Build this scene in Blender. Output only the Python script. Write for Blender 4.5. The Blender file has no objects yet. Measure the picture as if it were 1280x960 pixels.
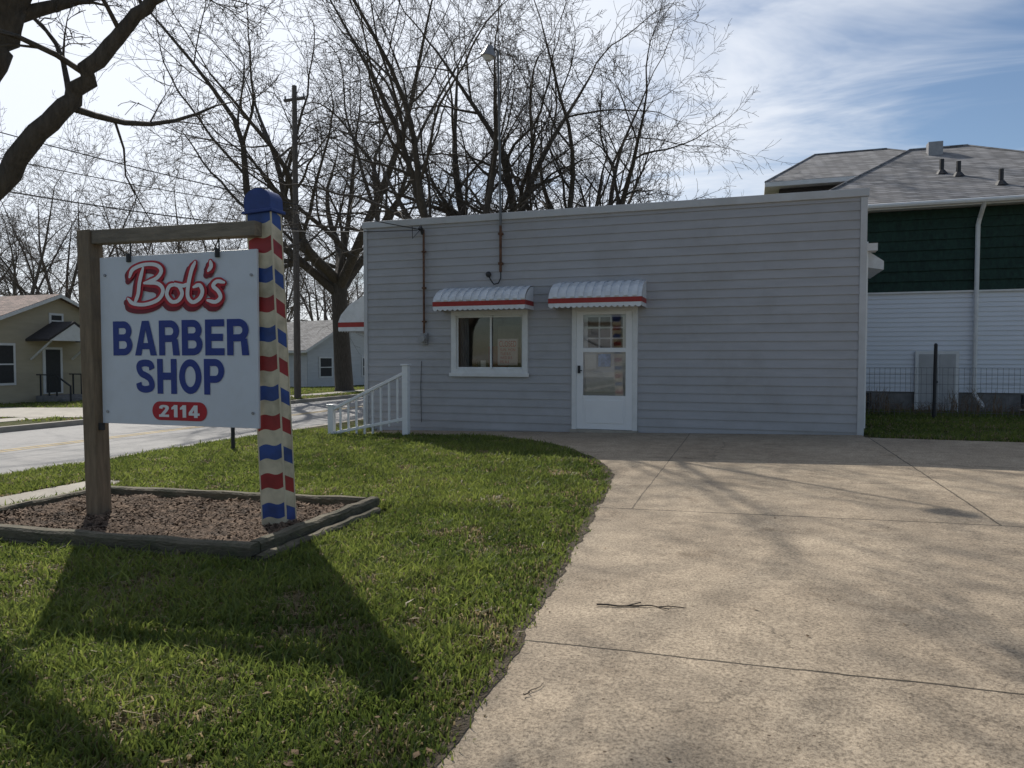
import bpy, math, random, numpy as np
from mathutils import Vector, Matrix
random.seed(7)
rng = np.random.default_rng(5)
S = bpy.context.scene
V = Vector

def gz(x):
    return 0.022*(min(max(x, -32.0), 1.74)-1.74)

# ------------------------------------------------------------------ materials
def nd(nt, t, **kw):
    n = nt.nodes.new(t)
    for k, v in kw.items():
        setattr(n, k, v)
    return n

def M(name, col, rough=.7, var=.15, scale=3.0, bump=0.0, bscale=40.0, metal=0.0,
      stretch=(1, 1, 1), spec=.4, dirt=None, dirt_amt=.5, dscale=1.2):
    m = bpy.data.materials.new(name); m.use_nodes = True
    nt = m.node_tree; b = nt.nodes['Principled BSDF']; L = nt.links
    b.inputs['Roughness'].default_value = rough
    b.inputs['Metallic'].default_value = metal
    b.inputs['Specular IOR Level'].default_value = spec
    tc = nd(nt, 'ShaderNodeTexCoord'); mp = nd(nt, 'ShaderNodeMapping')
    mp.inputs['Scale'].default_value = stretch
    L.new(tc.outputs['Object'], mp.inputs[0])
    n1 = nd(nt, 'ShaderNodeTexNoise'); n1.inputs['Scale'].default_value = scale
    n1.inputs['Detail'].default_value = 5; n1.inputs['Roughness'].default_value = .65
    L.new(mp.outputs[0], n1.inputs['Vector'])
    r = nd(nt, 'ShaderNodeValToRGB')
    r.color_ramp.elements[0].position = .3; r.color_ramp.elements[1].position = .7
    r.color_ramp.elements[0].color = (*[c*(1-var) for c in col], 1)
    r.color_ramp.elements[1].color = (*[min(1, c*(1+var)) for c in col], 1)
    L.new(n1.outputs['Fac'], r.inputs[0])
    out = r.outputs[0]
    if dirt:
        n2 = nd(nt, 'ShaderNodeTexNoise'); n2.inputs['Scale'].default_value = dscale
        n2.inputs['Detail'].default_value = 8; n2.inputs['Roughness'].default_value = .7
        L.new(tc.outputs['Object'], n2.inputs['Vector'])
        r2 = nd(nt, 'ShaderNodeValToRGB')
        r2.color_ramp.elements[0].position = .48; r2.color_ramp.elements[1].position = .72
        r2.color_ramp.elements[0].color = (0, 0, 0, 1)
        r2.color_ramp.elements[1].color = (dirt_amt,)*3+(1,)
        L.new(n2.outputs['Fac'], r2.inputs[0])
        mx = nd(nt, 'ShaderNodeMix', data_type='RGBA')
        L.new(r2.outputs[0], mx.inputs[0]); L.new(out, mx.inputs[6])
        mx.inputs[7].default_value = (*dirt, 1)
        out = mx.outputs[2]
    L.new(out, b.inputs['Base Color'])
    if bump > 0:
        n3 = nd(nt, 'ShaderNodeTexNoise'); n3.inputs['Scale'].default_value = bscale
        n3.inputs['Detail'].default_value = 5
        L.new(mp.outputs[0], n3.inputs['Vector'])
        bp = nd(nt, 'ShaderNodeBump'); bp.inputs['Strength'].default_value = bump
        bp.inputs['Distance'].default_value = .02
        L.new(n3.outputs['Fac'], bp.inputs['Height']); L.new(bp.outputs[0], b.inputs['Normal'])
    return m

siding_m = M('siding_grey', (.385, .382, .395), .5, .07, 1.2, stretch=(1, 1, 6), dirt=(.28, .265, .25), dirt_amt=.5, dscale=.9)
trim_m = M('trim_white', (.70, .70, .69), .5, .06, 4, dirt=(.5, .48, .44), dirt_amt=.3, dscale=5)
coping_m = M('coping_metal', (.50, .505, .515), .45, .08, 2, dirt=(.36, .35, .33), dirt_amt=.5)
awn_w = M('awning_white', (.68, .70, .72), .4, .08, 6, dirt=(.42, .42, .4), dirt_amt=.4, dscale=4)
awn_r = M('awning_red', (.32, .025, .02), .45, .15, 8)
rust_m = M('rusty_pipe', (.12, .06, .035), .8, .4, 14)
dark_m = M('dark_metal', (.03, .03, .032), .6, .2, 10)
grey_m = M('galvanised', (.3, .3, .31), .45, .15, 8, metal=.3)
mast_m = M('mast_metal', (.14, .14, .14), .5, .2, 8, metal=.3)
inner_m = M('interior', (.22, .20, .18), .9, .3, 2)
paper_m = M('paper', (.7, .68, .64), .8, .08, 9)
curtain_m = M('curtain', (.3, .3, .3), .9, .25, 12, stretch=(3, 3, .4))
wood_m = M('weathered_post', (.21, .155, .10), .85, .3, 5, bump=.5, bscale=30, stretch=(6, 6, .7), dirt=(.10, .09, .08), dirt_amt=.6)
woodh_m = M('weathered_beam', (.22, .185, .14), .85, .3, 5, bump=.5, bscale=30, stretch=(.7, 6, 6), dirt=(.10, .09, .08), dirt_amt=.6)
timber_m = M('landscape_timber', (.125, .105, .07), .9, .35, 6, bump=.8, bscale=25, stretch=(1, 1, 3), dirt=(.05, .06, .03), dirt_amt=.8, dscale=5)
panel_m = M('sign_panel', (.62, .65, .70), .4, .03, 2, dirt=(.50, .50, .48), dirt_amt=.3, dscale=3)
blue_m = M('sign_blue', (.012, .035, .22), .5, .1, 20)
red_m = M('sign_red', (.44, .012, .025), .5, .1, 20)
dred_m = M('sign_dark_red', (.18, .006, .02), .5, .1, 20)
white_m = M('sign_white', (.74, .74, .74), .5, .02, 20)
polecap_m = M('pole_cap_blue', (.02, .045, .19), .45, .2, 9)
mulch_m = M('mulch', (.085, .055, .038), .95, .5, 30, bump=1, bscale=60)
chips_m = M('wood_chips', (.15, .10, .065), .95, .8, 9)
soil_m = M('edge_soil', (.085, .066, .045), 1, .5, 30, bump=1, bscale=70)
bark_m = M('bark', (.085, .07, .055), .95, .35, 6, bump=1.0, bscale=14, stretch=(3, 3, .6))
twig_m = M('bark_crown', (.085, .07, .055), .95, .3, 1)
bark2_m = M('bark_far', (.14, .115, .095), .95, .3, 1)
beige_m = M('beige_siding', (.44, .38, .27), .7, .08, 1, stretch=(1, 1, 6))
dkroof_m = M('dark_shingles', (.05, .045, .045), .95, .25, 12)
green_m = M('green_shingle_siding', (.012, .036, .026), .8, .45, 7, stretch=(2, 2, 1))
hwhite_m = M('house_white_siding', (.72, .74, .78), .6, .05, 1, stretch=(1, 1, 6))
doorp_m = M('cellar_door', (.42, .42, .42), .6, .1, 4)
block_m = M('foundation_block', (.20, .19, .185), .9, .25, 6)
conc2_m = M('sidewalk_concrete', (.36, .33, .28), .9, .15, 3, bump=.3, bscale=60, dirt=(.22, .2, .17), dirt_amt=.6)
asph_m = M('road_asphalt', (.22, .215, .21), .8, .12, 6, bump=.4, bscale=90, dirt=(.14, .14, .14), dirt_amt=.6, dscale=.5)
yellow_m = M('road_yellow', (.40, .28, .09), .8, .35, 12)
wooden_m = M('utility_wood', (.13, .11, .095), .9, .3, 5, stretch=(4, 4, .5))
vinyl_m = M('vinyl_white', (.78, .78, .78), .4, .02, 3)

def glass(name, tint=.9):
    m = bpy.data.materials.new(name); m.use_nodes = True
    nt = m.node_tree; nt.nodes.clear(); L = nt.links
    o = nd(nt, 'ShaderNodeOutputMaterial'); mx = nd(nt, 'ShaderNodeMixShader')
    t = nd(nt, 'ShaderNodeBsdfTransparent'); t.inputs[0].default_value = (tint,)*3+(1,)
    g = nd(nt, 'ShaderNodeBsdfGlossy'); g.inputs['Roughness'].default_value = .03
    fr = nd(nt, 'ShaderNodeFresnel'); fr.inputs[0].default_value = 1.55
    ad = nd(nt, 'ShaderNodeMath', operation='MULTIPLY_ADD'); ad.inputs[1].default_value = 1.3; ad.inputs[2].default_value = .04
    L.new(fr.outputs[0], ad.inputs[0]); L.new(ad.outputs[0], mx.inputs[0])
    L.new(t.outputs[0], mx.inputs[1]); L.new(g.outputs[0], mx.inputs[2]); L.new(mx.outputs[0], o.inputs[0])
    return m
glass_m = glass('window_glass', .88)

def shingle(name, col):
    m = bpy.data.materials.new(name); m.use_nodes = True
    nt = m.node_tree; b = nt.nodes['Principled BSDF']; L = nt.links
    b.inputs['Roughness'].default_value = .9
    tc = nd(nt, 'ShaderNodeTexCoord')
    sx = nd(nt, 'ShaderNodeSeparateXYZ'); cx = nd(nt, 'ShaderNodeCombineXYZ')
    L.new(tc.outputs['Object'], sx.inputs[0])
    ad = nd(nt, 'ShaderNodeMath', operation='ADD'); L.new(sx.outputs[0], ad.inputs[0]); L.new(sx.outputs[1], ad.inputs[1])
    L.new(ad.outputs[0], cx.inputs[0])
    ml = nd(nt, 'ShaderNodeMath', operation='MULTIPLY'); ml.inputs[1].default_value = 1.9
    L.new(sx.outputs[2], ml.inputs[0]); L.new(ml.outputs[0], cx.inputs[1])
    br = nd(nt, 'ShaderNodeTexBrick'); br.inputs['Scale'].default_value = 1.0
    br.inputs['Brick Width'].default_value = .3; br.inputs['Row Height'].default_value = .14
    br.inputs['Mortar Size'].default_value = .012
    br.inputs['Color1'].default_value = (*[c*.6 for c in col], 1)
    br.inputs['Color2'].default_value = (*[c*1.35 for c in col], 1)
    br.inputs['Mortar'].default_value = (*[c*.35 for c in col], 1)
    L.new(cx.outputs[0], br.inputs['Vector'])
    L.new(br.outputs[0], b.inputs['Base Color'])
    return m
greyroof_m = shingle('grey_shingles', (.20, .195, .195))
brroof_m = shingle('brown_shingles_roof', (.22, .15, .125))

def drive_mat():
    m = bpy.data.materials.new('driveway_concrete'); m.use_nodes = True
    nt = m.node_tree; b = nt.nodes['Principled BSDF']; L = nt.links
    b.inputs['Roughness'].default_value = .85; b.inputs['Specular IOR Level'].default_value = .3
    tc = nd(nt, 'ShaderNodeTexCoord')
    def noise(sc, det=6, ro=.6):
        n = nd(nt, 'ShaderNodeTexNoise'); n.inputs['Scale'].default_value = sc
        n.inputs['Detail'].default_value = det; n.inputs['Roughness'].default_value = ro
        L.new(tc.outputs['Object'], n.inputs['Vector']); return n
    def ramp(src, p0, p1, c0, c1):
        r = nd(nt, 'ShaderNodeValToRGB'); e = r.color_ramp.elements
        e[0].position = p0; e[1].position = p1; e[0].color = (*c0, 1); e[1].color = (*c1, 1)
        L.new(src, r.inputs[0]); return r
    def mul(a, bb, f=1.0):
        x = nd(nt, 'ShaderNodeMix', data_type='RGBA', blend_type='MULTIPLY'); x.inputs[0].default_value = f
        L.new(a, x.inputs[6]); L.new(bb, x.inputs[7]); return x.outputs[2]
    big = ramp(noise(.55, 8, .7).outputs['Fac'], .3, .72, (.33, .265, .19), (.48, .395, .29))
    mid = ramp(noise(5, 8, .8).outputs['Fac'], .32, .6, (.70, .69, .68), (1.08, 1.07, 1.06))
    fine = ramp(noise(65, 4, .85).outputs['Fac'], .36, .58, (.42, .41, .40), (1.18, 1.18, 1.18))
    stain = ramp(noise(1.4, 8, .78).outputs['Fac'], .56, .72, (1, 1, 1), (.55, .51, .47))
    c = mul(mul(mul(big.outputs[0], mid.outputs[0]), fine.outputs[0]), stain.outputs[0])
    vo = nd(nt, 'ShaderNodeTexVoronoi'); vo.inputs['Scale'].default_value = 11
    L.new(tc.outputs['Object'], vo.inputs['Vector'])
    sp = ramp(vo.outputs['Distance'], .05, .085, (.3, .26, .23), (1, 1, 1))
    c = mul(c, sp.outputs[0])
    sx = nd(nt, 'ShaderNodeSeparateXYZ'); L.new(tc.outputs['Object'], sx.inputs[0])
    wn = noise(3, 6, .6)
    wob = nd(nt, 'ShaderNodeMath', operation='MULTIPLY_ADD'); wob.inputs[1].default_value = .04; wob.inputs[2].default_value = -.02
    L.new(wn.outputs['Fac'], wob.inputs[0])
    def joint(axis, pos, w, lo=None, dk=.2):
        a = nd(nt, 'ShaderNodeMath', operation='SUBTRACT'); L.new(sx.outputs[axis], a.inputs[0]); a.inputs[1].default_value = pos
        a2 = nd(nt, 'ShaderNodeMath', operation='ADD'); L.new(a.outputs[0], a2.inputs[0]); L.new(wob.outputs[0], a2.inputs[1])
        ab = nd(nt, 'ShaderNodeMath', operation='ABSOLUTE'); L.new(a2.outputs[0], ab.inputs[0])
        r = nd(nt, 'ShaderNodeMapRange'); L.new(ab.outputs[0], r.inputs[0])
        r.inputs[1].default_value = w*.5; r.inputs[2].default_value = w*1.6
        r.inputs[3].default_value = dk; r.inputs[4].default_value = 1
        res = r.outputs[0]
        if lo is not None:
            lt = nd(nt, 'ShaderNodeMath', operation='LESS_THAN'); L.new(sx.outputs[1], lt.inputs[0]); lt.inputs[1].default_value = lo
            mm = nd(nt, 'ShaderNodeMath', operation='MAXIMUM'); L.new(res, mm.inputs[0]); L.new(lt.outputs[0], mm.inputs[1]); res = mm.outputs[0]
        return res
    j = None
    for ax, p, w, lo, dk in [(1, 3.09, .006, None, .12), (1, 6.11, .008, None, .2), (1, 9.4, .009, None, .5), (0, -.95, .006, 6.11, .4), (0, 1.79, .008, 6.11, .25), (0, 4.5, .012, None, .3)]:
        o = joint(ax, p, w, lo, dk)
        if j is None: j = o
        else:
            mn = nd(nt, 'ShaderNodeMath', operation='MINIMUM'); L.new(j, mn.inputs[0]); L.new(o, mn.inputs[1]); j = mn.outputs[0]
    vc = nd(nt, 'ShaderNodeTexVoronoi', feature='DISTANCE_TO_EDGE'); vc.inputs['Scale'].default_value = .33
    nn = noise(1.6, 8, .7); ma = nd(nt, 'ShaderNodeMix', data_type='VECTOR'); ma.inputs[0].default_value = .35
    L.new(tc.outputs['Object'], ma.inputs[4]); L.new(nn.outputs['Color'], ma.inputs[5]); L.new(ma.outputs[1], vc.inputs['Vector'])
    rc = nd(nt, 'ShaderNodeMapRange'); L.new(vc.outputs[0], rc.inputs[0])
    rc.inputs[1].default_value = .0006; rc.inputs[2].default_value = .0024; rc.inputs[3].default_value = .5; rc.inputs[4].default_value = 1
    mk = ramp(noise(.35, 3).outputs['Fac'], .48, .54, (0, 0, 0), (1, 1, 1))
    mc = nd(nt, 'ShaderNodeMix', data_type='FLOAT'); L.new(mk.outputs[0], mc.inputs[0]); mc.inputs[2].default_value = 1; L.new(rc.outputs[0], mc.inputs[3])
    mn = nd(nt, 'ShaderNodeMath', operation='MINIMUM'); L.new(j, mn.inputs[0]); L.new(mc.outputs[0], mn.inputs[1])
    c = mul(c, mn.outputs[0])
    L.new(c, b.inputs['Base Color'])
    bp = nd(nt, 'ShaderNodeBump'); bp.inputs['Strength'].default_value = .8; bp.inputs['Distance'].default_value = .008
    L.new(noise(60, 4, .8).outputs['Fac'], bp.inputs['Height']); L.new(bp.outputs[0], b.inputs['Normal'])
    return m
drive_m = drive_mat()

def ground_mat():
    m = bpy.data.materials.new('ground_soil_grass'); m.use_nodes = True
    nt = m.node_tree; b = nt.nodes['Principled BSDF']; L = nt.links
    b.inputs['Roughness'].default_value = 1; b.inputs['Specular IOR Level'].default_value = .1
    tc = nd(nt, 'ShaderNodeTexCoord')
    def noise(sc, det=6, ro=.7):
        n = nd(nt, 'ShaderNodeTexNoise'); n.inputs['Scale'].default_value = sc
        n.inputs['Detail'].default_value = det; n.inputs['Roughness'].default_value = ro
        L.new(tc.outputs['Object'], n.inputs['Vector']); return n
    r = nd(nt, 'ShaderNodeValToRGB'); e = r.color_ramp.elements
    e[0].position = .35; e[0].color = (.05, .06, .018, 1); e[1].position = .66; e[1].color = (.13, .105, .06, 1)
    x = e.new(.5); x.color = (.08, .09, .028, 1)
    L.new(noise(3.2, 8).outputs['Fac'], r.inputs[0])
    r2 = nd(nt, 'ShaderNodeValToRGB'); r2.color_ramp.elements[0].color = (.45, .45, .45, 1); r2.color_ramp.elements[1].color = (1.4, 1.4, 1.4, 1)
    L.new(noise(60, 4).outputs['Fac'], r2.inputs[0])
    mx = nd(nt, 'ShaderNodeMix', data_type='RGBA', blend_type='MULTIPLY'); mx.inputs[0].default_value = 1
    L.new(r.outputs[0], mx.inputs[6]); L.new(r2.outputs[0], mx.inputs[7]); L.new(mx.outputs[2], b.inputs['Base Color'])
    bp = nd(nt, 'ShaderNodeBump'); bp.inputs['Strength'].default_value = 1; bp.inputs['Distance'].default_value = .05
    L.new(noise(25, 6).outputs['Fac'], bp.inputs['Height']); L.new(bp.outputs[0], b.inputs['Normal'])
    return m
ground_m = ground_mat()

def grass_mat():
    m = bpy.data.materials.new('grass_blades'); m.use_nodes = True
    nt = m.node_tree; nt.nodes.clear(); L = nt.links
    o = nd(nt, 'ShaderNodeOutputMaterial'); a = nd(nt, 'ShaderNodeVertexColor'); a.layer_name = 'Col'
    d = nd(nt, 'ShaderNodeBsdfPrincipled'); d.inputs['Roughness'].default_value = .5; d.inputs['Specular IOR Level'].default_value = .3
    t = nd(nt, 'ShaderNodeBsdfTranslucent'); mx = nd(nt, 'ShaderNodeMixShader'); mx.inputs[0].default_value = .45
    hs = nd(nt, 'ShaderNodeHueSaturation'); hs.inputs['Value'].default_value = 1.6; hs.inputs['Saturation'].default_value = 1.0
    L.new(a.outputs[0], d.inputs['Base Color']); L.new(a.outputs[0], hs.inputs['Color']); L.new(hs.outputs[0], t.inputs[0])
    L.new(d.outputs[0], mx.inputs[1]); L.new(t.outputs[0], mx.inputs[2]); L.new(mx.outputs[0], o.inputs[0])
    return m
grass_m = grass_mat()

# ------------------------------------------------------------------ mesh builder
def empty(name, loc=(0, 0, 0), rz=0.0):
    e = bpy.data.objects.new(name, None); S.collection.objects.link(e)
    e.location = loc; e.rotation_euler = (0, 0, rz); e.empty_display_size = .3
    return e

class MB:
    def __init__(s): s.v = []; s.f = []; s.mi = []; s.mats = []
    def mid(s, m):
        if m not in s.mats: s.mats.append(m)
        return s.mats.index(m)
    def face(s, pts, m):
        n = len(s.v); s.v += [tuple(p) for p in pts]; s.f.append(tuple(range(n, n+len(pts)))); s.mi.append(s.mid(m))
    def box(s, x0, x1, y0, y1, z0, z1, m):
        n = len(s.v)
        s.v += [(x0, y0, z0), (x1, y0, z0), (x1, y1, z0), (x0, y1, z0), (x0, y0, z1), (x1, y0, z1), (x1, y1, z1), (x0, y1, z1)]
        for q in [(0, 3, 2, 1), (4, 5, 6, 7), (0, 1, 5, 4), (1, 2, 6, 5), (2, 3, 7, 6), (3, 0, 4, 7)]:
            s.f.append(tuple(n+i for i in q)); s.mi.append(s.mid(m))
    def hexa(s, p, m):
        n = len(s.v); s.v += [tuple(q) for q in p]
        for q in [(0, 3, 2, 1), (4, 5, 6, 7), (0, 1, 5, 4), (1, 2, 6, 5), (2, 3, 7, 6), (3, 0, 4, 7)]:
            s.f.append(tuple(n+i for i in q)); s.mi.append(s.mid(m))
    def tube(s, pts, rad, m, k=8, cap=True):
        pts = [V(p) for p in pts]
        if not isinstance(rad, (list, tuple)): rad = [rad]*len(pts)
        n0 = len(s.v); d = (pts[-1]-pts[0]).normalized()
        ref = V((0, 0, 1)) if abs(d.z) < .75 else V((1, .1, 0))
        mi = s.mid(m); np_ = len(pts)
        for i, p in enumerate(pts):
            t = (pts[min(i+1, np_-1)]-pts[max(i-1, 0)])
            if t.length < 1e-9: t = d
            a = t.cross(ref)
            if a.length < 1e-6: a = t.cross(V((0, 1, 0)))
            a.normalize(); b = t.cross(a).normalized()
            for j in range(k):
                an = 2*math.pi*j/k
                q = p + (a*math.cos(an)+b*math.sin(an))*rad[i]
                s.v.append((q.x, q.y, q.z))
        for i in range(np_-1):
            for j in range(k):
                j2 = (j+1) % k
                s.f.append((n0+i*k+j, n0+i*k+j2, n0+(i+1)*k+j2, n0+(i+1)*k+j)); s.mi.append(mi)
        if cap:
            s.f.append(tuple(n0+j for j in range(k))); s.mi.append(mi)
            s.f.append(tuple(n0+(np_-1)*k+j for j in reversed(range(k)))); s.mi.append(mi)
    def ball(s, c, r, m, k=10, sz=1.0):
        n0 = len(s.v); mi = s.mid(m); R = 6
        for i in range(R+1):
            th = math.pi*i/R
            for j in range(k):
                a = 2*math.pi*j/k
                s.v.append((c[0]+r*math.sin(th)*math.cos(a), c[1]+r*math.sin(th)*math.sin(a), c[2]+r*sz*math.cos(th)))
        for i in range(R):
            for j in range(k):
                j2 = (j+1) % k
                s.f.append((n0+i*k+j, n0+(i+1)*k+j, n0+(i+1)*k+j2, n0+i*k+j2)); s.mi.append(mi)
    def done(s, name, parent=None, bevel=0, smooth=False):
        me = bpy.data.meshes.new(name); me.from_pydata(s.v, [], s.f)
        for m in s.mats: me.materials.append(m)
        me.polygons.foreach_set('material_index', s.mi)
        if smooth: me.polygons.foreach_set('use_smooth', [True]*len(s.f))
        me.update()
        o = bpy.data.objects.new(name, me); S.collection.objects.link(o)
        if parent: o.parent = parent
        if bevel:
            b = o.modifiers.new('bevel', 'BEVEL'); b.width = bevel; b.segments = 2; b.limit_method = 'ANGLE'
        return o

def siding(mb, o, u, n, length, z0, z1, ex, m, ops=(), lap=.014, jit=0):
    o = V((o[0], o[1])); u = V(u); n = V(n)
    def P(a, b, z):
        q = o+u*a+n*b; return (q.x, q.y, z)
    def seg(a0, a1, zb, zt, b0, b1):
        if a1-a0 < .002 or zt-zb < .002: return
        mb.face([P(a0, b0, zb), P(a1, b0, zb), P(a1, b1, zt), P(a0, b1, zt)], m)
    z = z0
    while z < z1-.001:
        zt = min(z+ex, z1)
        j = random.uniform(-jit, jit)
        lp = lap+j
        f = lambda zz: lp*(1-(zz-z)/ex)
        cuts = sorted({z, zt} | {q for op in ops for q in (op[2], op[3]) if z < q < zt})
        for c0, c1 in zip(cuts[:-1], cuts[1:]):
            a = 0.0
            for op in sorted(ops):
                if op[2] < c1-1e-6 and op[3] > c0+1e-6:
                    seg(a, op[0], c0, c1, f(c0), f(c1)); a = op[1]
            seg(a, length, c0, c1, f(c0), f(c1))
        a = 0.0; segs = []
        for op in sorted(ops):
            if op[2] < z < op[3]: segs.append((a, op[0])); a = op[1]
        segs.append((a, length))
        for a0, a1 in segs:
            mb.face([P(a0, 0, z), P(a1, 0, z), P(a1, lp, z), P(a0, lp, z)], m)
        z = zt

# ------------------------------------------------------------------ ground, road, sidewalk, driveway
mb = MB()
YA, YB = -250, 700
def strip(mb, x0, x1, dz, m, ya=YA, yb=YB):
    mb.face([(x0, ya, gz(x0)+dz), (x1, ya, gz(x1)+dz), (x1, yb, gz(x1)+dz), (x0, yb, gz(x0)+dz)], m)
strip(mb, -700, -32, 0, ground_m); strip(mb, -32, -17.2, 0, ground_m)
strip(mb, -17.2, -8.9, -.13, ground_m)
strip(mb, -8.9, 1.74, 0, ground_m); strip(mb, 1.74, 700, 0, ground_m)
mb.done('ground')
mb = MB(); strip(mb, -17.05, -9.05, -.126, asph_m); mb.done('road')
mb = MB()
for x in (-13.15, -12.9): strip(mb, x, x+.10, -.122, yellow_m, -100, 300)
mb.done('road_marking')
mb = MB()
for x0, x1 in ((-17.25, -17.05), (-9.05, -8.87)):
    y = -60.0
    while y < 160:
        y2 = y+3.0
        mb.hexa([(x0, y, gz(x0)-.2), (x1, y, gz(x1)-.2), (x1, y2-.012, gz(x1)-.2), (x0, y2-.012, gz(x0)-.2),
                 (x0, y, gz(x0)+.012), (x1, y, gz(x1)+.012), (x1, y2-.012, gz(x1)+.012), (x0, y2-.012, gz(x0)+.012)], conc2_m)
        y = y2
mb.done('kerb', bevel=.015)
mb = MB()
for x0, x1 in ((-7.35, -6.75), (-20.2, -18.9)):
    y = -40.0
    while y < (5.9 if x0 > -10 else 120):
        y2 = y+1.5
        mb.hexa([(x0, y, gz(x0)-.1), (x1, y, gz(x1)-.1), (x1, y2-.012, gz(x1)-.1), (x0, y2-.012, gz(x0)-.1),
                 (x0, y, gz(x0)+.014), (x1, y, gz(x1)+.014), (x1, y2-.012, gz(x1)+.014), (x0, y2-.012, gz(x0)+.014)], conc2_m)
        y = y2
mb.done('sidewalk')
mb = MB()
mb.face([(-27, 15.2, gz(-27)+.02), (-17.26, 15.2, gz(-17.26)+.02), (-17.26, 19.4, gz(-17.26)+.02), (-27, 19.4, gz(-27)+.02)], conc2_m)
mb.done('neighbour_driveway')

EDGE = [(-14, -.9), (0, -.9), (1.98, -.92), (3.1, -.99), (4.3, -1.09), (5.3, -1.17), (6.3, -1.27), (7.2, -1.34), (7.9, -1.45), (8.3, -1.55), (8.7, -1.70), (9.1, -1.87), (9.5, -2.08),
        (10.0, -2.37), (10.5, -2.70), (10.9, -3.05), (11.3, -3.50), (11.6, -4.1), (11.75, -4.7), (11.82, -5.6), (11.84, -7.0), (12.66, -7.0)]
def xedge(y):
    return np.interp(y, [e[0] for e in EDGE], [e[1] for e in EDGE])
mb = MB(); ms = MB()
ys = []
for a, b in zip(EDGE[:-1], EDGE[1:]):
    k = max(1, int((b[0]-a[0])/(.25 if a[0] < 1 else .05)))
    ys += [a[0]+(b[0]-a[0])*i/k for i in range(k)]
ys.append(12.66)
TH = .012
def edgex(y):
    return float(xedge(y))+.008*math.sin(y*9)+.007*math.sin(y*23+1)
RS = random.Random(77); sw = [max(.003, .014+.010*math.sin(y*5)+.008*math.sin(y*17)+RS.uniform(-.008, .012)) for y in ys]
for i, (ya, yb) in enumerate(zip(ys[:-1], ys[1:])):
    xa, xb = edgex(ya), edgex(yb)
    h = TH
    mb.face([(xa, ya, gz(xa)+h), (1.74, ya, h), (1.74, yb, h), (xb, yb, gz(xb)+h)], drive_m)
    if yb <= 12.35 or ya < 12.3:
        ye = min(yb, 12.3)
        mb.face([(1.74, ya, h), (22, ya, h), (22, ye, h), (1.74, ye, h)], drive_m)
    mb.face([(xa, ya, gz(xa)+h), (xb, yb, gz(xb)+h), (xb, yb, gz(xb)-.05), (xa, ya, gz(xa)-.05)], soil_m)
    if yb < 11.6:
        ms.face([(xa-.05, ya, gz(xa)+.006), (xa+sw[i], ya, gz(xa)+h+.004), (xb+sw[i+1], yb, gz(xb)+h+.004), (xb-.05, yb, gz(xb)+.006)], soil_m)
mb.face([(1.74, 12.3, TH), (22, 12.3, TH), (22, 12.3, -.05), (1.74, 12.3, -.05)], soil_m)
mb.done('driveway'); ms.done('edge_soil')

# ------------------------------------------------------------------ barber shop building
WY = 12.68; XL, XR = -7.31, 1.74; BD = 21.5; HT = 3.965
shop = empty('barber_shop_building')
mb = MB()
wi = (-5.36-XL, -3.98-XL, 1.03, 2.08); dr = (-2.98-XL, -1.95-XL, -.2, 2.10)
siding(mb, (XL, WY), (1, 0), (0, -1), XR-XL, -.25, HT-.13, .149, siding_m, [wi, dr], lap=.018, jit=.002)
siding(mb, (XR, WY), (0, 1), (1, 0), BD-WY, -.1, HT-.13, .149, siding_m)
siding(mb, (XL, BD), (0, -1), (-1, 0), BD-WY, -.25, HT-.13, .149, siding_m)
siding(mb, (XR, BD), (-1, 0), (0, 1), XR-XL, -.1, HT-.13, .149, siding_m)
mb.done('walls', shop)
mb = MB()
mb.box(XL-.05, XR+.05, WY-.05, WY+.25, HT-.13, HT, coping_m)
mb.box(XL-.05, XL+.25, WY+.25, BD+.05, HT-.13, HT-.002, coping_m)
mb.box(XR-.25, XR+.05, WY+.25, BD+.05, HT-.13, HT-.002, coping_m)
mb.box(XL+.25, XR-.25, BD-.25, BD+.05, HT-.13, HT-.004, coping_m)
for x in (-5.0, -2.0, .4):
    mb.box(x, x+.05, WY-.053, WY+.25, HT-.134, HT+.003, coping_m)
mb.done('roof_coping', shop, bevel=.008)
mb = MB()
mb.box(XL+.25, XR-.25, WY+.25, BD-.25, HT-.6, HT-.5, dark_m)
mb.done('flat_roof', shop)
mb = MB()
mb.box(XR-.07, XR+.03, WY-.032, WY+.06, -.1, HT-.135, coping_m)
mb.box(XL-.03, XL+.05, WY-.032, WY+.06, -.25, HT-.135, coping_m)
mb.done('corner_trim', shop, bevel=.006)
mb = MB()
mb.box(XL+.02, -3.06, WY+.0, WY+.2, -.5, -.19, block_m)
mb.done('footing', shop)
mb = MB()
x0, x1, y0, y1, z0, z1 = XL+.1, XR-.1, WY+.1, WY+2.6, -.05, 2.8
mb.face([(x0, y1, z0), (x1, y1, z0), (x1, y1, z1), (x0, y1, z1)], inner_m)
mb.face([(x0, y0, z0), (x1, y0, z0), (x1, y1, z0), (x0, y1, z0)], inner_m)
mb.face([(x0, y0, z1), (x1, y0, z1), (x1, y1, z1), (x0, y1, z1)], inner_m)
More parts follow.
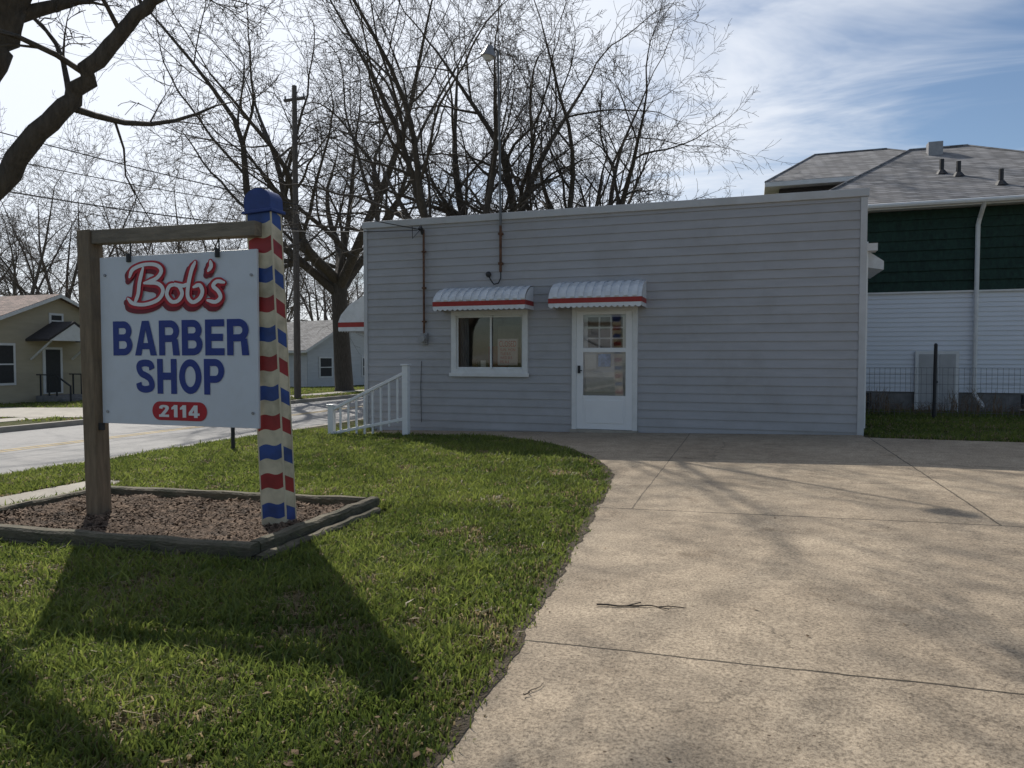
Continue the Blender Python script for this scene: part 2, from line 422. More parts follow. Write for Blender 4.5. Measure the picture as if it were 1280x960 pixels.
# barber chair, shelf and framed pictures inside
mb.box(-5.15, -4.75, WY+.8, WY+1.3, .5, .65, awn_r); mb.box(-5.15, -4.75, WY+1.25, WY+1.36, .65, 1.5, awn_r); mb.tube([(-4.95, WY+1.05, 0), (-4.95, WY+1.05, .5)], .07, grey_m, 10)
mb.box(-5.6, -3.9, WY+2.3, WY+2.55, 1.15, 1.2, trim_m)
for i, x in enumerate((-5.5, -5.3, -5.15, -4.7, -4.5, -4.2)): mb.tube([(x, WY+2.4, 1.2), (x, WY+2.4, 1.38+.05*(i % 3))], .035, (paper_m, awn_r, blue_m)[i % 3], 8)
mb.box(-5.4, -4.9, WY+2.55, WY+2.58, 1.5, 2.0, paper_m); mb.box(-4.7, -4.3, WY+2.55, WY+2.58, 1.55, 2.05, paper_m)
mb.done('interior', shop)

# window
mb = MB()
X0, X1, Z0, Z1 = -5.44, -3.90, .95, 2.16; t = .10
yf = WY-.045; yb = WY+.08
mb.box(X0, X0+t, yf, yb, Z0, Z1, trim_m); mb.box(X1-t, X1, yf, yb, Z0, Z1, trim_m)
mb.box(X0+t, X1-t, yf+.002, yb, Z1-t, Z1-.001, trim_m); mb.box(X0+t, X1-t, yf+.002, yb, Z0, Z0+t, trim_m)
mb.box(X0-.03, X1+.03, yf-.035, yf-.001, Z0-.045, Z0+.025, trim_m)
ix0, ix1, iz0, iz1 = X0+t, X1-t, Z0+t, Z1-t
s = .035
ys_ = WY-.005
xm = ix0+(ix1-ix0)*.52
for a, b, yy in ((ix0, xm+.02, ys_), (xm-.02, ix1, ys_+.03)):
    mb.box(a, a+s, yy, yy+.025, iz0, iz1, trim_m); mb.box(b-s, b, yy, yy+.025, iz0, iz1, trim_m)
    mb.box(a+s, b-s, yy+.001, yy+.024, iz0, iz0+s, trim_m); mb.box(a+s, b-s, yy+.001, yy+.024, iz1-s, iz1, trim_m)
mb.done('window_frame', shop, bevel=.004)
mb = MB()
mb.face([(ix0+s, ys_+.012, iz0+s), (xm-.01, ys_+.012, iz0+s), (xm-.01, ys_+.012, iz1-s), (ix0+s, ys_+.012, iz1-s)], glass_m)
mb.face([(xm+.01, ys_+.042, iz0+s), (ix1-s, ys_+.042, iz0+s), (ix1-s, ys_+.042, iz1-s), (xm+.01, ys_+.042, iz1-s)], glass_m)
mb.done('window_glass', shop)
mb = MB()
for a, b in ((ix0+.02, ix0+.2), (ix1-.1, ix1)):
    n = 8
    for i in range(n):
        xa = a+(b-a)*i/n; xb = a+(b-a)*(i+1)/n
        mb.face([(xa, WY+.14+(.03 if i % 2 else 0), iz0), (xb, WY+.14+(0 if i % 2 else .03), iz0), (xb, WY+.14+(0 if i % 2 else .03), iz1), (xa, WY+.14+(.03 if i % 2 else 0), iz1)], curtain_m)
mb.box(ix0, ix1, WY+.13, WY+.3, iz0-.03, iz0+.01, trim_m)
mb.box(-5.08, -4.98, WY+.14, WY+.2, iz0+.01, iz0+.2, rust_m); mb.box(-4.9, -4.8, WY+.14, WY+.16, iz0+.01, iz0+.16, paper_m)
mb.done('curtain', shop)
def text_mesh(name, s_, x0, x1, z0, z1, y, m, parent, off=.0):
    c = bpy.data.curves.new(name, 'FONT'); c.body = s_; c.size = 1; c.offset = off
    o = bpy.data.objects.new(name, c); S.collection.objects.link(o)
    bpy.context.view_layer.update()
    dg = bpy.context.evaluated_depsgraph_get()
    me = bpy.data.meshes.new_from_object(o.evaluated_get(dg))
    bpy.data.objects.remove(o)
    co = np.array([v.co[:] for v in me.vertices])
    mn, mx = co.min(0), co.max(0)
    nv = np.zeros_like(co)
    nv[:, 0] = x0+(co[:, 0]-mn[0])/(mx[0]-mn[0])*(x1-x0)
    nv[:, 2] = z0+(co[:, 1]-mn[1])/(mx[1]-mn[1])*(z1-z0)
    nv[:, 1] = y
    me.vertices.foreach_set('co', nv.ravel()); me.update()
    me.materials.clear(); me.materials.append(m)
    ob = bpy.data.objects.new(name, me); S.collection.objects.link(ob); ob.parent = parent
    return ob
mb = MB()
px0, px1, pz0, pz1 = -4.52, -4.12, 1.12, 1.62
mb.box(px0, px1, ys_+.052, ys_+.056, pz0, pz1, M('closed_sign_paper', (.55, .47, .47), .8, .1, 9))
mb.done('closed_sign', shop)
text_mesh('closed_sign_text', 'CLOSED', px0+.03, px1-.03, pz1-.15, pz1-.04, ys_+.049, red_m, shop, .0)
text_mesh('closed_sign_text_hours', 'SUN  MON\nTUE 8-5\nWED 8-5\nFRI 8-5', px0+.05, px1-.05, pz0+.04, pz1-.18, ys_+.049, red_m, shop)

# door
mb = MB()
X0, X1, Z1 = -3.06, -1.87, 2.18; t = .085
mb.box(X0, X0+t, yf, yb, -.12, Z1, trim_m); mb.box(X1-t, X1, yf, yb, -.12, Z1, trim_m)
mb.box(X0+t, X1-t, yf+.002, yb, Z1-t, Z1-.001, trim_m)
mb.box(X0-.02, X1+.02, yf-.06, yb, -.16, -.035, conc2_m)
dx0, dx1, dz0, dz1 = X0+t, X1-t, -.03, Z1-t
st = .125
yd = WY-.03; ye = WY+.005
mb.box(dx0, dx0+st, yd, ye, dz0, dz1, vinyl_m); mb.box(dx1-st, dx1, yd, ye, dz0, dz1, vinyl_m)
mb.box(dx0+st, dx1-st, yd+.001, ye, dz1-.06, dz1-.001, vinyl_m)
mb.box(dx0+st, dx1-st, yd+.001, ye, dz0+.001, .58, vinyl_m)
mb.box(dx0+st, dx1-st, yd+.001, ye, 1.36, 1.44, vinyl_m)
mb.box(dx0+st+.04, dx1-st-.04, yd-.008, yd, .08, .50, vinyl_m)
mb.done('storm_door', shop, bevel=.005)
mb = MB()
mb.face([(dx0+st, WY-.012, .58), (dx1-st, WY-.012, .58), (dx1-st, WY-.012, 1.36), (dx0+st, WY-.012, 1.36)], glass_m)
mb.face([(dx0+st, WY-.012, 1.44), (dx1-st, WY-.012, 1.44), (dx1-st, WY-.012, dz1-.06), (dx0+st, WY-.012, dz1-.06)], glass_m)
mb.done('door_glass', shop)
mb = MB()
innerdoor_m = M('inner_door', (.66, .66, .66), .6, .06, 3)
yi = WY+.045
mb.box(dx0+.02, dx1-.02, yi, yi+.04, dz0, 1.42, innerdoor_m)
mb.box(dx0+.02, dx0+.19, yi, yi+.04, 1.42, dz1, innerdoor_m); mb.box(dx1-.19, dx1-.02, yi, yi+.04, 1.42, dz1, innerdoor_m)
mb.box(dx0+.19, dx1-.19, yi, yi+.04, dz1-.10, dz1, innerdoor_m)
w = (dx1-dx0-.38)/3
for i in (1, 2): mb.box(dx0+.19+w*i-.014, dx0+.19+w*i+.014, yi+.003, yi+.03, 1.42, dz1-.1, innerdoor_m)
hh = (dz1-.1-1.42)/3
for i in (1, 2): mb.box(dx0+.19, dx1-.19, yi+.005, yi+.028, 1.42+hh*i-.014, 1.42+hh*i+.014, innerdoor_m)
mb.done('inner_door', shop)
mb = MB()
mb.box(dx0+st+.03, dx0+st+.24, WY-.009, WY-.006, 1.05, 1.32, paper_m)
mb.box(dx0+st+.27, dx0+st+.50, WY-.009, WY-.006, 1.1, 1.33, M('poster_blue', (.2, .35, .6), .7, .4, 14))
mb.box(dx0+st+.05, dx1-st-.05, WY-.009, WY-.006, .64, 1.0, paper_m)
mb.done('door_notices', shop)
mb = MB()
mb.box(dx0+.03, dx0+.075, yd-.03, yd, .98, 1.12, dark_m); mb.tube([(dx0+.05, yd-.03, 1.03), (dx0+.05, yd-.07, 1.03), (dx0+.12, yd-.07, 1.03)], .011, dark_m, 6)
mb.done('door_handle', shop)

def awning(name, o, u, n, width, zt, proj, zf, val, parent, rib=.075):
    mb = MB(); o = V((o[0], o[1])); u = V(u); n = V(n)
    def P(a, b, z):
        q = o+u*a+n*b; return (q.x, q.y, z)
    prof = [(0.0, zt), (proj*.35, zt-(zt-zf)*.10), (proj*.7, zt-(zt-zf)*.38), (proj*.93, zt-(zt-zf)*.75), (proj, zf)]
    k = int(width/rib); w = width/k
    for i in range(k):
        h = .016 if i % 2 else 0
        a0, a1 = i*w, (i+1)*w
        for (b0, q0), (b1, q1) in zip(prof[:-1], prof[1:]):
            mb.face([P(a0, b0+h, q0+h), P(a1, b0+h, q0+h), P(a1, b1+h, q1+h), P(a0, b1+h, q1+h)], awn_w)
            if i:
                mb.face([P(a0, b0, q0), P(a0, b0+.016, q0+.016), P(a0, b1+.016, q1+.016), P(a0, b1, q1)], awn_w)
        mb.face([P(a0, proj+h, zf+h), P(a1, proj+h, zf+h), P(a1, proj+.001, zf-.01), P(a0, proj+.001, zf-.01)], awn_w)
    zr0, zr1 = zf-.012, zf-.012-val*.5
    b = proj+.004
    mb.face([P(-.005, b, zr1), P(width+.005, b, zr1), P(width+.005, b, zr0), P(-.005, b, zr0)], awn_r)
    zs = zf-.012-val
    ns = int(width/.1); sw = width/ns
    for i in range(ns):
        a0 = i*sw; pts = [P(a0, b-.002, zr1+.002)]
        for j in range(7):
            tt = j/6; pts.append(P(a0+sw*tt, b-.002, zs+.03-.03*math.sin(math.pi*tt)))
        pts.append(P(a0+sw, b-.002, zr1+.002))
        mb.face(pts, awn_w)
    for a in (-.003, width+.003):
        mb.face([P(a, bb, zz) for bb, zz in prof]+[P(a, proj, zf-.01), P(a, 0.01, zf-.01)], awn_w)
        e = -.004 if a < 0 else .004
        mb.face([P(a+e, 0.0, zr1), P(a+e, proj, zr1), P(a+e, proj, zr0), P(a+e, 0, zr0)], awn_r)
        mb.face([P(a+e*.5, 0.0, zs+.015), P(a+e*.5, proj, zs+.015), P(a+e*.5, proj, zr1), P(a+e*.5, 0, zr1)], awn_w)
    return mb.done(name, parent)
awning('window_awning', (-5.60, WY), (1, 0), (0, -1), 1.80, 2.58, .52, 2.31, .17, shop)
awning('door_awning', (-3.36, WY), (1, 0), (0, -1), 1.63, 2.62, .55, 2.31, .17, shop)
awning('street_awning', (XL, WY+.5), (0, 1), (-1, 0), 2.4, 2.62, .95, 2.02, .2, shop)
mb = MB()
mb.hexa([(XR+.035, WY+.5, 2.78), (XR+.36, WY+.5, 2.72), (XR+.36, WY+1.9, 2.72), (XR+.035, WY+1.9, 2.78),
         (XR+.035, WY+.5, 3.10), (XR+.36, WY+.5, 2.86), (XR+.36, WY+1.9, 2.86), (XR+.035, WY+1.9, 3.10)], awn_w)
mb.tube([(XR+.06, WY+.25, 3.15), (XR+.06, WY+.25, .1)], .03, trim_m, 6)
mb.box(XR+.031, XR+.22, WY+.2, WY+.45, 3.0, 3.12, trim_m)
mb.done('side_canopy', shop)
mb = MB()
cx = -6.0
mb.tube([(cx, WY-.06, 3.74), (cx, WY-.06, 1.72)], .022, rust_m, 8)
mb.tube([(cx-.02, WY-.05, 3.66), (cx-.02, WY-.16, 3.78), (cx-.02, WY-.2, 3.72)], .035, dark_m, 8)
mb.tube([(cx-.03, WY-.18, 3.70), (cx-.12, WY-.3, 3.54), (cx-.1, WY-.35, 3.76)], .008, dark_m, 5)
mb.tube([(cx, WY-.02, 1.63), (cx, WY-.14, 1.63)], .085, grey_m, 14)
mb.tube([(cx, WY-.14, 1.63), (cx, WY-.18, 1.63)], .065, grey_m, 14)
mb.box(cx-.07, cx+.07, WY-.08, WY-.015, 1.52, 1.74, grey_m)
for z in (3.3, 2.6, 1.95): mb.box(cx-.035, cx+.035, WY-.085, WY-.012, z, z+.03, rust_m)
mb.tube([(cx-.07, WY-.03, 1.2), (cx-.09, WY-.03, .7), (cx-.08, WY-.03, 0)], .006, dark_m, 5)
mb.done('service_conduit_and_meter', shop)
mb = MB()
cx = -4.42
mb.tube([(cx, WY-.07, 2.86), (cx, WY-.07, 3.72)], .026, rust_m, 8)
mb.tube([(cx, WY-.07, 3.70), (cx-.02, WY-.07, 5.3), (cx-.05, WY-.07, 6.92)], [.024, .022, .020], mast_m, 8)
mb.box(cx-.04, cx+.04, WY-.1, WY-.015, 3.0, 3.04, rust_m); mb.box(cx-.04, cx+.04, WY-.1, WY-.015, 3.55, 3.59, rust_m)
mb.tube([(cx-.05, WY-.07, 6.92), (cx-.1, WY-.1, 6.97), (cx-.2, WY-.12, 6.95)], .02, mast_m, 6)
mb.tube([(cx-.19, WY-.12, 7.02), (cx-.20, WY-.12, 6.93), (cx-.22, WY-.12, 6.83)], [.06, .10, .15], grey_m, 12)
mb.tube([(cx-.22, WY-.12, 6.829), (cx-.225, WY-.12, 6.76)], [.12, .06], trim_m, 10)
lp = [(cx, WY-.06, 2.86), (cx, WY-.06, 2.75), (cx-.05, WY-.05, 2.66), (cx-.14, WY-.05, 2.64), (cx-.2, WY-.05, 2.72), (cx-.24, WY-.05, 2.8)]
mb.tube(lp, .012, dark_m, 6)
mb.ball((cx-.25, WY-.05, 2.83), .055, dark_m)
mb.done('light_mast', shop)

# ------------------------------------------------------------------ stair railing
mb = MB()
ry = 11.6
xa, xb = -5.88, -7.43
za, zb = 1.02, .30
def zr(x): return za+(zb-za)*(x-xa)/(xb-xa)
mb.box(xa-.055, xa+.055, ry-.055, ry+.055, gz(xa)-.05, 1.12, vinyl_m)
mb.box(xa-.075, xa+.075, ry-.075, ry+.075, 1.12, 1.15, vinyl_m)
mb.box(xb-.055, xb+.055, ry-.055, ry+.055, gz(xb)-.1, .36, vinyl_m)
mb.box(xb-.075, xb+.075, ry-.075, ry+.075, .36, .39, vinyl_m)
def rail(z_off, th, wy):
    x0, x1 = xa-.056, xb+.056
    mb.hexa([(x1, ry-wy, zr(x1)+z_off), (x0, ry-wy, zr(x0)+z_off), (x0, ry+wy, zr(x0)+z_off), (x1, ry+wy, zr(x1)+z_off),
             (x1, ry-wy, zr(x1)+z_off+th), (x0, ry-wy, zr(x0)+z_off+th), (x0, ry+wy, zr(x0)+z_off+th), (x1, ry+wy, zr(x1)+z_off+th)], vinyl_m)
rail(-.05, .06, .04)
for i in range(9):
    x = xa-.17*(i+1)+.0
    if x < xb+.1: break
    mb.box(x-.018, x+.018, ry-.018, ry+.018, max(gz(x)+.03, zr(x)-.86), zr(x)-.045, vinyl_m)
mb.hexa([(xb+.056, ry-.03, gz(xb)+.03), (xa-.056, ry-.03, zr(xa)-.90), (xa-.056, ry+.03, zr(xa)-.90), (xb+.056, ry+.03, gz(xb)+.03),
         (xb+.056, ry-.03, gz(xb)+.08), (xa-.056, ry-.03, zr(xa)-.84), (xa-.056, ry+.03, zr(xa)-.84), (xb+.056, ry+.03, gz(xb)+.08)], vinyl_m)
mb.done('stair_railing', bevel=.006)

# ------------------------------------------------------------------ mulch bed with timbers
bed = empty('mulch_bed')
BX0, BX1, BY0, BY1 = -6.2, -3.16, 3.90, 5.55
mb = MB()
N = 26
def hb(x, y): return gz(x)+.05+.035*math.sin(x*2.1+1)*math.cos(y*2.6)+.012*math.sin(x*11+y*7)
for i in range(N):
    for j in range(14):
        q = []
        for a, b in ((i, j), (i+1, j), (i+1, j+1), (i, j+1)):
            x = BX0+(BX1-BX0)*a/N; y = BY0+(BY1-BY0)*b/14; q.append((x, y, hb(x, y)))
        mb.face(q, mulch_m)
mb.done('mulch', bed)
mb = MB()
for i in range(16000):
    x = random.uniform(BX0+.08, BX1-.08); y = random.uniform(BY0+.08, BY1-.08)
    l = random.uniform(.008, .030)*(1.5 if random.random() < .05 else 1); w = random.uniform(.003, .009)
    a = random.uniform(0, 6.28); c, s_ = math.cos(a), math.sin(a); tl = random.uniform(-.6, .6)
    z = hb(x, y)+random.uniform(.003, .02)
    q = []
    for aa, bb in ((-1, -1), (1, -1), (1, 1), (-1, 1)):
        u_, v_ = aa*l, bb*w
        q.append((x+c*u_-s_*v_, y+s_*u_+c*v_, z+tl*u_+random.uniform(-.002, .002)))
    mb.face(q, chips_m)
mb.done('wood_chips', bed)
mb = MB()
def timber(x0, y0, x1, y1, z0, z1, w=.10):
    d = V((x1-x0, y1-y0)); L_ = d.length; d.normalize(); nn = V((-d.y, d.x))
    ch = .018
    prof = [(-w/2, z0), (w/2, z0), (w/2, z1-ch), (w/2-ch, z1), (-w/2+ch, z1), (-w/2, z1-ch)]
    n0 = len(mb.v)
    cnt = 12
    for i in range(cnt+1):
        a = L_*i/cnt; wob = .004*math.sin(i*2.3)
        for b, z in prof:
            zz = z+random.uniform(-.003, .003)+wob
            xx = x0+d.x*a+nn.x*(b+wob); yy = y0+d.y*a+nn.y*(b+wob)
            mb.v.append((xx, yy, zz+gz(xx)))
    m_ = mb.mid(timber_m); P_ = len(prof)
    for i in range(cnt):
        for j in range(P_):
            j2 = (j+1) % P_
            mb.f.append((n0+i*P_+j, n0+i*P_+j2, n0+(i+1)*P_+j2, n0+(i+1)*P_+j)); mb.mi.append(m_)
    mb.f.append(tuple(n0+j for j in reversed(range(P_)))); mb.mi.append(m_)
    mb.f.append(tuple(n0+cnt*P_+j for j in range(P_))); mb.mi.append(m_)
for (z0, z1, o) in ((-.06, .045, 0), (.047, .125, .008)):
    timber(BX0-.05, BY0+o, BX1-.06+.12*(o > 0), BY0+o, z0, z1)
    timber(BX1+o, BY0+(-.05 if o == 0 else .075), BX1+o, BY1+.05, z0, z1)
    timber(BX1-.06, BY1-o, BX0-.05, BY1-o, z0, z1)
    timber(BX0-o, BY1-.06, BX0-o, BY0+.06, z0, z1)
timber(BX1+.115, BY0-.02, BX1+.115, BY1-.1, -.06, .06, .09)
mb.done('timber_edging', bed)

# ------------------------------------------------------------------ sign
sign = empty('barber_shop_sign')
SY = 4.66
mb = MB()
gb = gz(-5.3)-.3
mb.hexa([(-5.365, SY-.07, gb), (-5.225, SY-.07, gb), (-5.225, SY+.07, gb), (-5.365, SY+.07, gb),
         (-5.415, SY-.07, 2.335), (-5.275, SY-.07, 2.335), (-5.275, SY+.07, 2.335), (-5.415, SY+.07, 2.335)], wood_m)
mb.done('post', sign, bevel=.01)
mb = MB()
mb.hexa([(-5.272, SY-.05, 2.215), (-3.62, SY-.05, 2.195), (-3.62, SY+.05, 2.195), (-5.272, SY+.05, 2.215),
         (-5.272, SY-.05, 2.332), (-3.62, SY-.05, 2.312), (-3.62, SY+.05, 2.312), (-5.272, SY+.05, 2.332)], woodh_m)
mb.done('beam', sign, bevel=.008)
PX0, PX1, PZ0, PZ1 = -5.225, -3.635, .70, 2.10
mb = MB(); mb.box(PX0, PX1, SY-.012, SY+.012, PZ0, PZ1, panel_m); mb.done('panel', sign, bevel=.003)
mb = MB()
for x in (-4.9, -4.0):
    mb.tube([(x, SY-.02, PZ1-.05), (x, SY-.02, PZ1+.02)], .02, dark_m, 8); mb.tube([(x, SY, PZ1-.02), (x, SY, 2.21)], .006, dark_m, 6)
for x, z in ((PX0+.06, PZ0+.1), (PX1-.05, PZ0+.12), (PX0+.06, PZ1-.15), (PX1-.05, PZ1-.2)):
    mb.tube([(x, SY-.022, z), (x, SY-.008, z)], .012, grey_m, 8)
mb.box(-5.30, -5.2, SY-.04, SY-.013, .64, .70, dark_m)
mb.done('brackets', sign)
W_, H_ = PX1-PX0, PZ1-PZ0
def sx_(f): return PX0+W_*f
def sz_(f): return PZ1-H_*f
fy = SY-.0155

def catmull(P, n=10):
    P = [V((a[0], a[1])) for a in P]
    Q = [P[0]*2-P[1]]+P+[P[-1]*2-P[-2]]
    out = []
    for i in range(1, len(Q)-2):
        for j in range(n):
            t = j/n
            a, b, c, d = Q[i-1], Q[i], Q[i+1], Q[i+2]
            out.append(.5*((2*b)+(c-a)*t+(2*a-5*b+4*c-d)*t*t+(3*b-3*c+d-a)*t**3))
    out.append(P[-1]); return out

T_ = .235; A_ = T_/2; LW = .80
def bowl(z0, z1, xr):
    ry_ = (z1-z0)/2; cz_ = (z0+z1)/2; rx_ = min(.24, ry_*1.15)
    p = [V((.02, z1)), V((xr-rx_, z1))]
    for k in range(1, 14):
        a = math.pi/2-math.pi*k/14
        p.append(V((xr-rx_+rx_*math.cos(a), cz_+ry_*math.sin(a))))
    return p+[V((xr-rx_, z0)), V((.02, z0))]
def rect(x0, z0, x1, z1): return [(x0, z0), (x1, z0), (x1, z1), (x0, z1)]
def glyph(c):
    w = LW; P, R_ = [], []
    if c == 'B': P = [rect(0, 0, T_, 1)]; R_ = [bowl(.52, 1-A_*.85, w-A_-.03), bowl(A_*.85, .52, w-A_)]
    if c == 'P': P = [rect(0, 0, T_, 1)]; R_ = [bowl(.43, 1-A_*.85, w-A_)]
    if c == 'R': P = [rect(0, 0, T_, 1), [(w-.30, .46), (w-.06, .46), (w+.01, 0), (w-.25, 0)]]; R_ = [bowl(.48, 1-A_*.85, w-A_)]
    if c == 'E': w = .72; P = [rect(0, 0, T_, 1), rect(.1, 0, w, .2), rect(.1, .40, w-.05, .60), rect(.1, .8, w, 1)]
    if c == 'H': P = [rect(0, 0, T_, 1), rect(w-T_, 0, w, 1), rect(.1, .4, w-.1, .61)]
    if c == 'A': w = .88; P = [[(0, 0), (.25, 0), (w/2, .74), (w/2, 1), (w/2-.14, 1)], [(w, 0), (w-.25, 0), (w/2, .74), (w/2, 1), (w/2+.14, 1)], rect(.2, .18, w-.2, .36)]
    if c == 'O':
        w = .90; R_ = [[V((w/2+(w/2-A_)*math.cos(k*math.pi/18), .5+(.51-A_)*math.sin(k*math.pi/18))) for k in range(37)]]
    if c == 'S': R_ = [catmull([(w-A_, .70), (w-A_-.06, .84), (w/2, 1-A_), (A_+.05, .84), (A_+.03, .70), (.24, .58), (w/2, .52), (w-.23, .44), (w-A_-.02, .30), (w-A_-.05, .17), (w/2, A_), (A_+.05, .17), (A_, .31)], 6)]
    if c == '2': w = .66; R_ = [catmull([(A_, .68), (A_+.04, .84), (w/2, 1-A_), (w-A_-.02, .83), (w-A_-.02, .66), (w*.58, .42), (A_+.05, .12)], 6)]; P = [rect(0, 0, w, .2)]
    if c == '1': w = .40; P = [rect(w-T_, 0, w, 1), [(0, .62), (0, .78), (w-T_+.02, 1), (w-.1, 1), (w-.1, .70)]]
    if c == '4': w = .70; P = [rect(w-.36, 0, w-.36+T_, 1), rect(0, .18, w, .37), [(0, .18), (0, .40), (w-.36, 1), (w-.2, 1), (w-.28, .80), (.2, .32)]]
    return w, P, R_
def block_text(name, s_, x0, x1, z0, z1, y, m, gap=.13):
    mb = MB(); gl = [glyph(c) for c in s_]
    tot = sum(g[0] for g in gl)+gap*(len(gl)-1); k = (x1-x0)/tot; h = z1-z0; xo = 0; cnt = 0
    def Q(p, yy): return (x0+(xo+p[0])*k, yy, z0+p[1]*h)
    for w, Ps, Rs in gl:
        for P in Ps:
            cnt += 1; mb.face([Q(p, y-cnt*1e-4) for p in P], m)
        for R_ in Rs:
            cnt += 1
            L_, RR = [], []
            for i, p in enumerate(R_):
                if (R_[0]-R_[-1]).length < .001:
                    t_ = (R_[(i+1) % (len(R_)-1)]-R_[(i-1) % (len(R_)-1)]).normalized()
                else: t_ = (R_[min(i+1, len(R_)-1)]-R_[max(i-1, 0)]).normalized()
                n_ = V((-t_.y, t_.x)); wd = T_*(1-.16*abs(t_.x))
                L_.append(Q(p+n_*wd/2, y-cnt*1e-4-i*1e-6)); RR.append(Q(p-n_*wd/2, y-cnt*1e-4-i*1e-6))
            for i in range(len(R_)-1): mb.face([L_[i], L_[i+1], RR[i+1], RR[i]], m)
        xo += w+gap
    return mb.done(name, sign)
block_text('lettering_barber', 'BARBER', sx_(.085), sx_(.95), sz_(.59), sz_(.385), fy, blue_m, .10)
block_text('lettering_shop', 'SHOP', sx_(.235), sx_(.80), sz_(.815), sz_(.61), fy, blue_m, .10)
mb = MB()
cx, cz, rx, rz = sx_(.515), sz_(.915), W_*.175, H_*.055
pts = []
for k in range(17): a = -math.pi/2+math.pi*k/16; pts.append((cx+(rx-rz+rz*math.cos(a)), fy, cz+rz*math.sin(a)))
for k in range(17): a = math.pi/2+math.pi*k/16; pts.append((cx-(rx-rz)+rz*math.cos(a), fy, cz+rz*math.sin(a)))
mb.face(pts, red_m); mb.done('number_plaque', sign)
block_text('lettering_number', '2114', sx_(.385), sx_(.645), sz_(.951), sz_(.879), fy-.002, white_m, .16)

STROKES = [
    [(.15, .93), (.11, .6), (.09, .3), (.05, .08)],
    [(.00, .72), (.04, .90), (.16, 1.0), (.29, .98), (.345, .84), (.29, .66), (.16, .56)],
    [(.16, .56), (.30, .54), (.36, .38), (.31, .16), (.17, .05), (.04, .08), (-.02, .2)],
    [(.50, .50), (.43, .46), (.40, .27), (.45, .10), (.52, .12), (.56, .28), (.53, .45), (.48, .50), (.57, .46), (.62, .5)],
    [(.70, 1.0), (.66, .80), (.625, .45), (.62, .2), (.67, .07), (.74, .15), (.77, .32), (.74, .46), (.68, .42)],
    [(.855, 1.0), (.86, .88), (.83, .78)],
    [(.99, .50), (.92, .53), (.88, .43), (.93, .30), (.95, .16), (.90, .06), (.82, .10)],
]
def script(name, m, width, dx, dz, lift):
    mb = MB(); bx0, bx1, bz0, bz1 = sx_(.21), sx_(.82), sz_(.305), sz_(.06)
    cnt = 0
    for st_ in STROKES:
        P = [V((bx0+(bx1-bx0)*p.x+dx, bz0+(bz1-bz0)*p.y+dz)) for p in catmull(st_)]
        L_, R_ = [], []
        for i, p in enumerate(P):
            t_ = (P[min(i+1, len(P)-1)]-P[max(i-1, 0)]).normalized(); n_ = V((-t_.y, t_.x))
            end = min(i, len(P)-1-i); wd = width*(.62+.38*min(1, end/5))
            wd *= 1.0+.25*abs(t_.y)-.1
            y = fy-lift-cnt*1.2e-5; cnt += 1
            a = p+n_*wd/2; b = p-n_*wd/2
            L_.append((a.x, y, a.y)); R_.append((b.x, y, b.y))
        for i in range(len(P)-1): mb.face([L_[i], L_[i+1], R_[i+1], R_[i]], m)
        for e in (0, len(P)-1):
            c = P[e]; y = fy-lift-cnt*1.2e-5; cnt += 1; wd = width*.31
            mb.face([(c.x+wd*math.cos(k*.5236), y, c.y+wd*math.sin(k*.5236)) for k in range(12)], m)
    mb.done(name, sign)
script('script_shadow', dred_m, .092, -.026, -.028, .001)
script('script_outline', red_m, .078, 0, 0, .007)
script('script_fill', white_m, .032, .004, .004, .013)

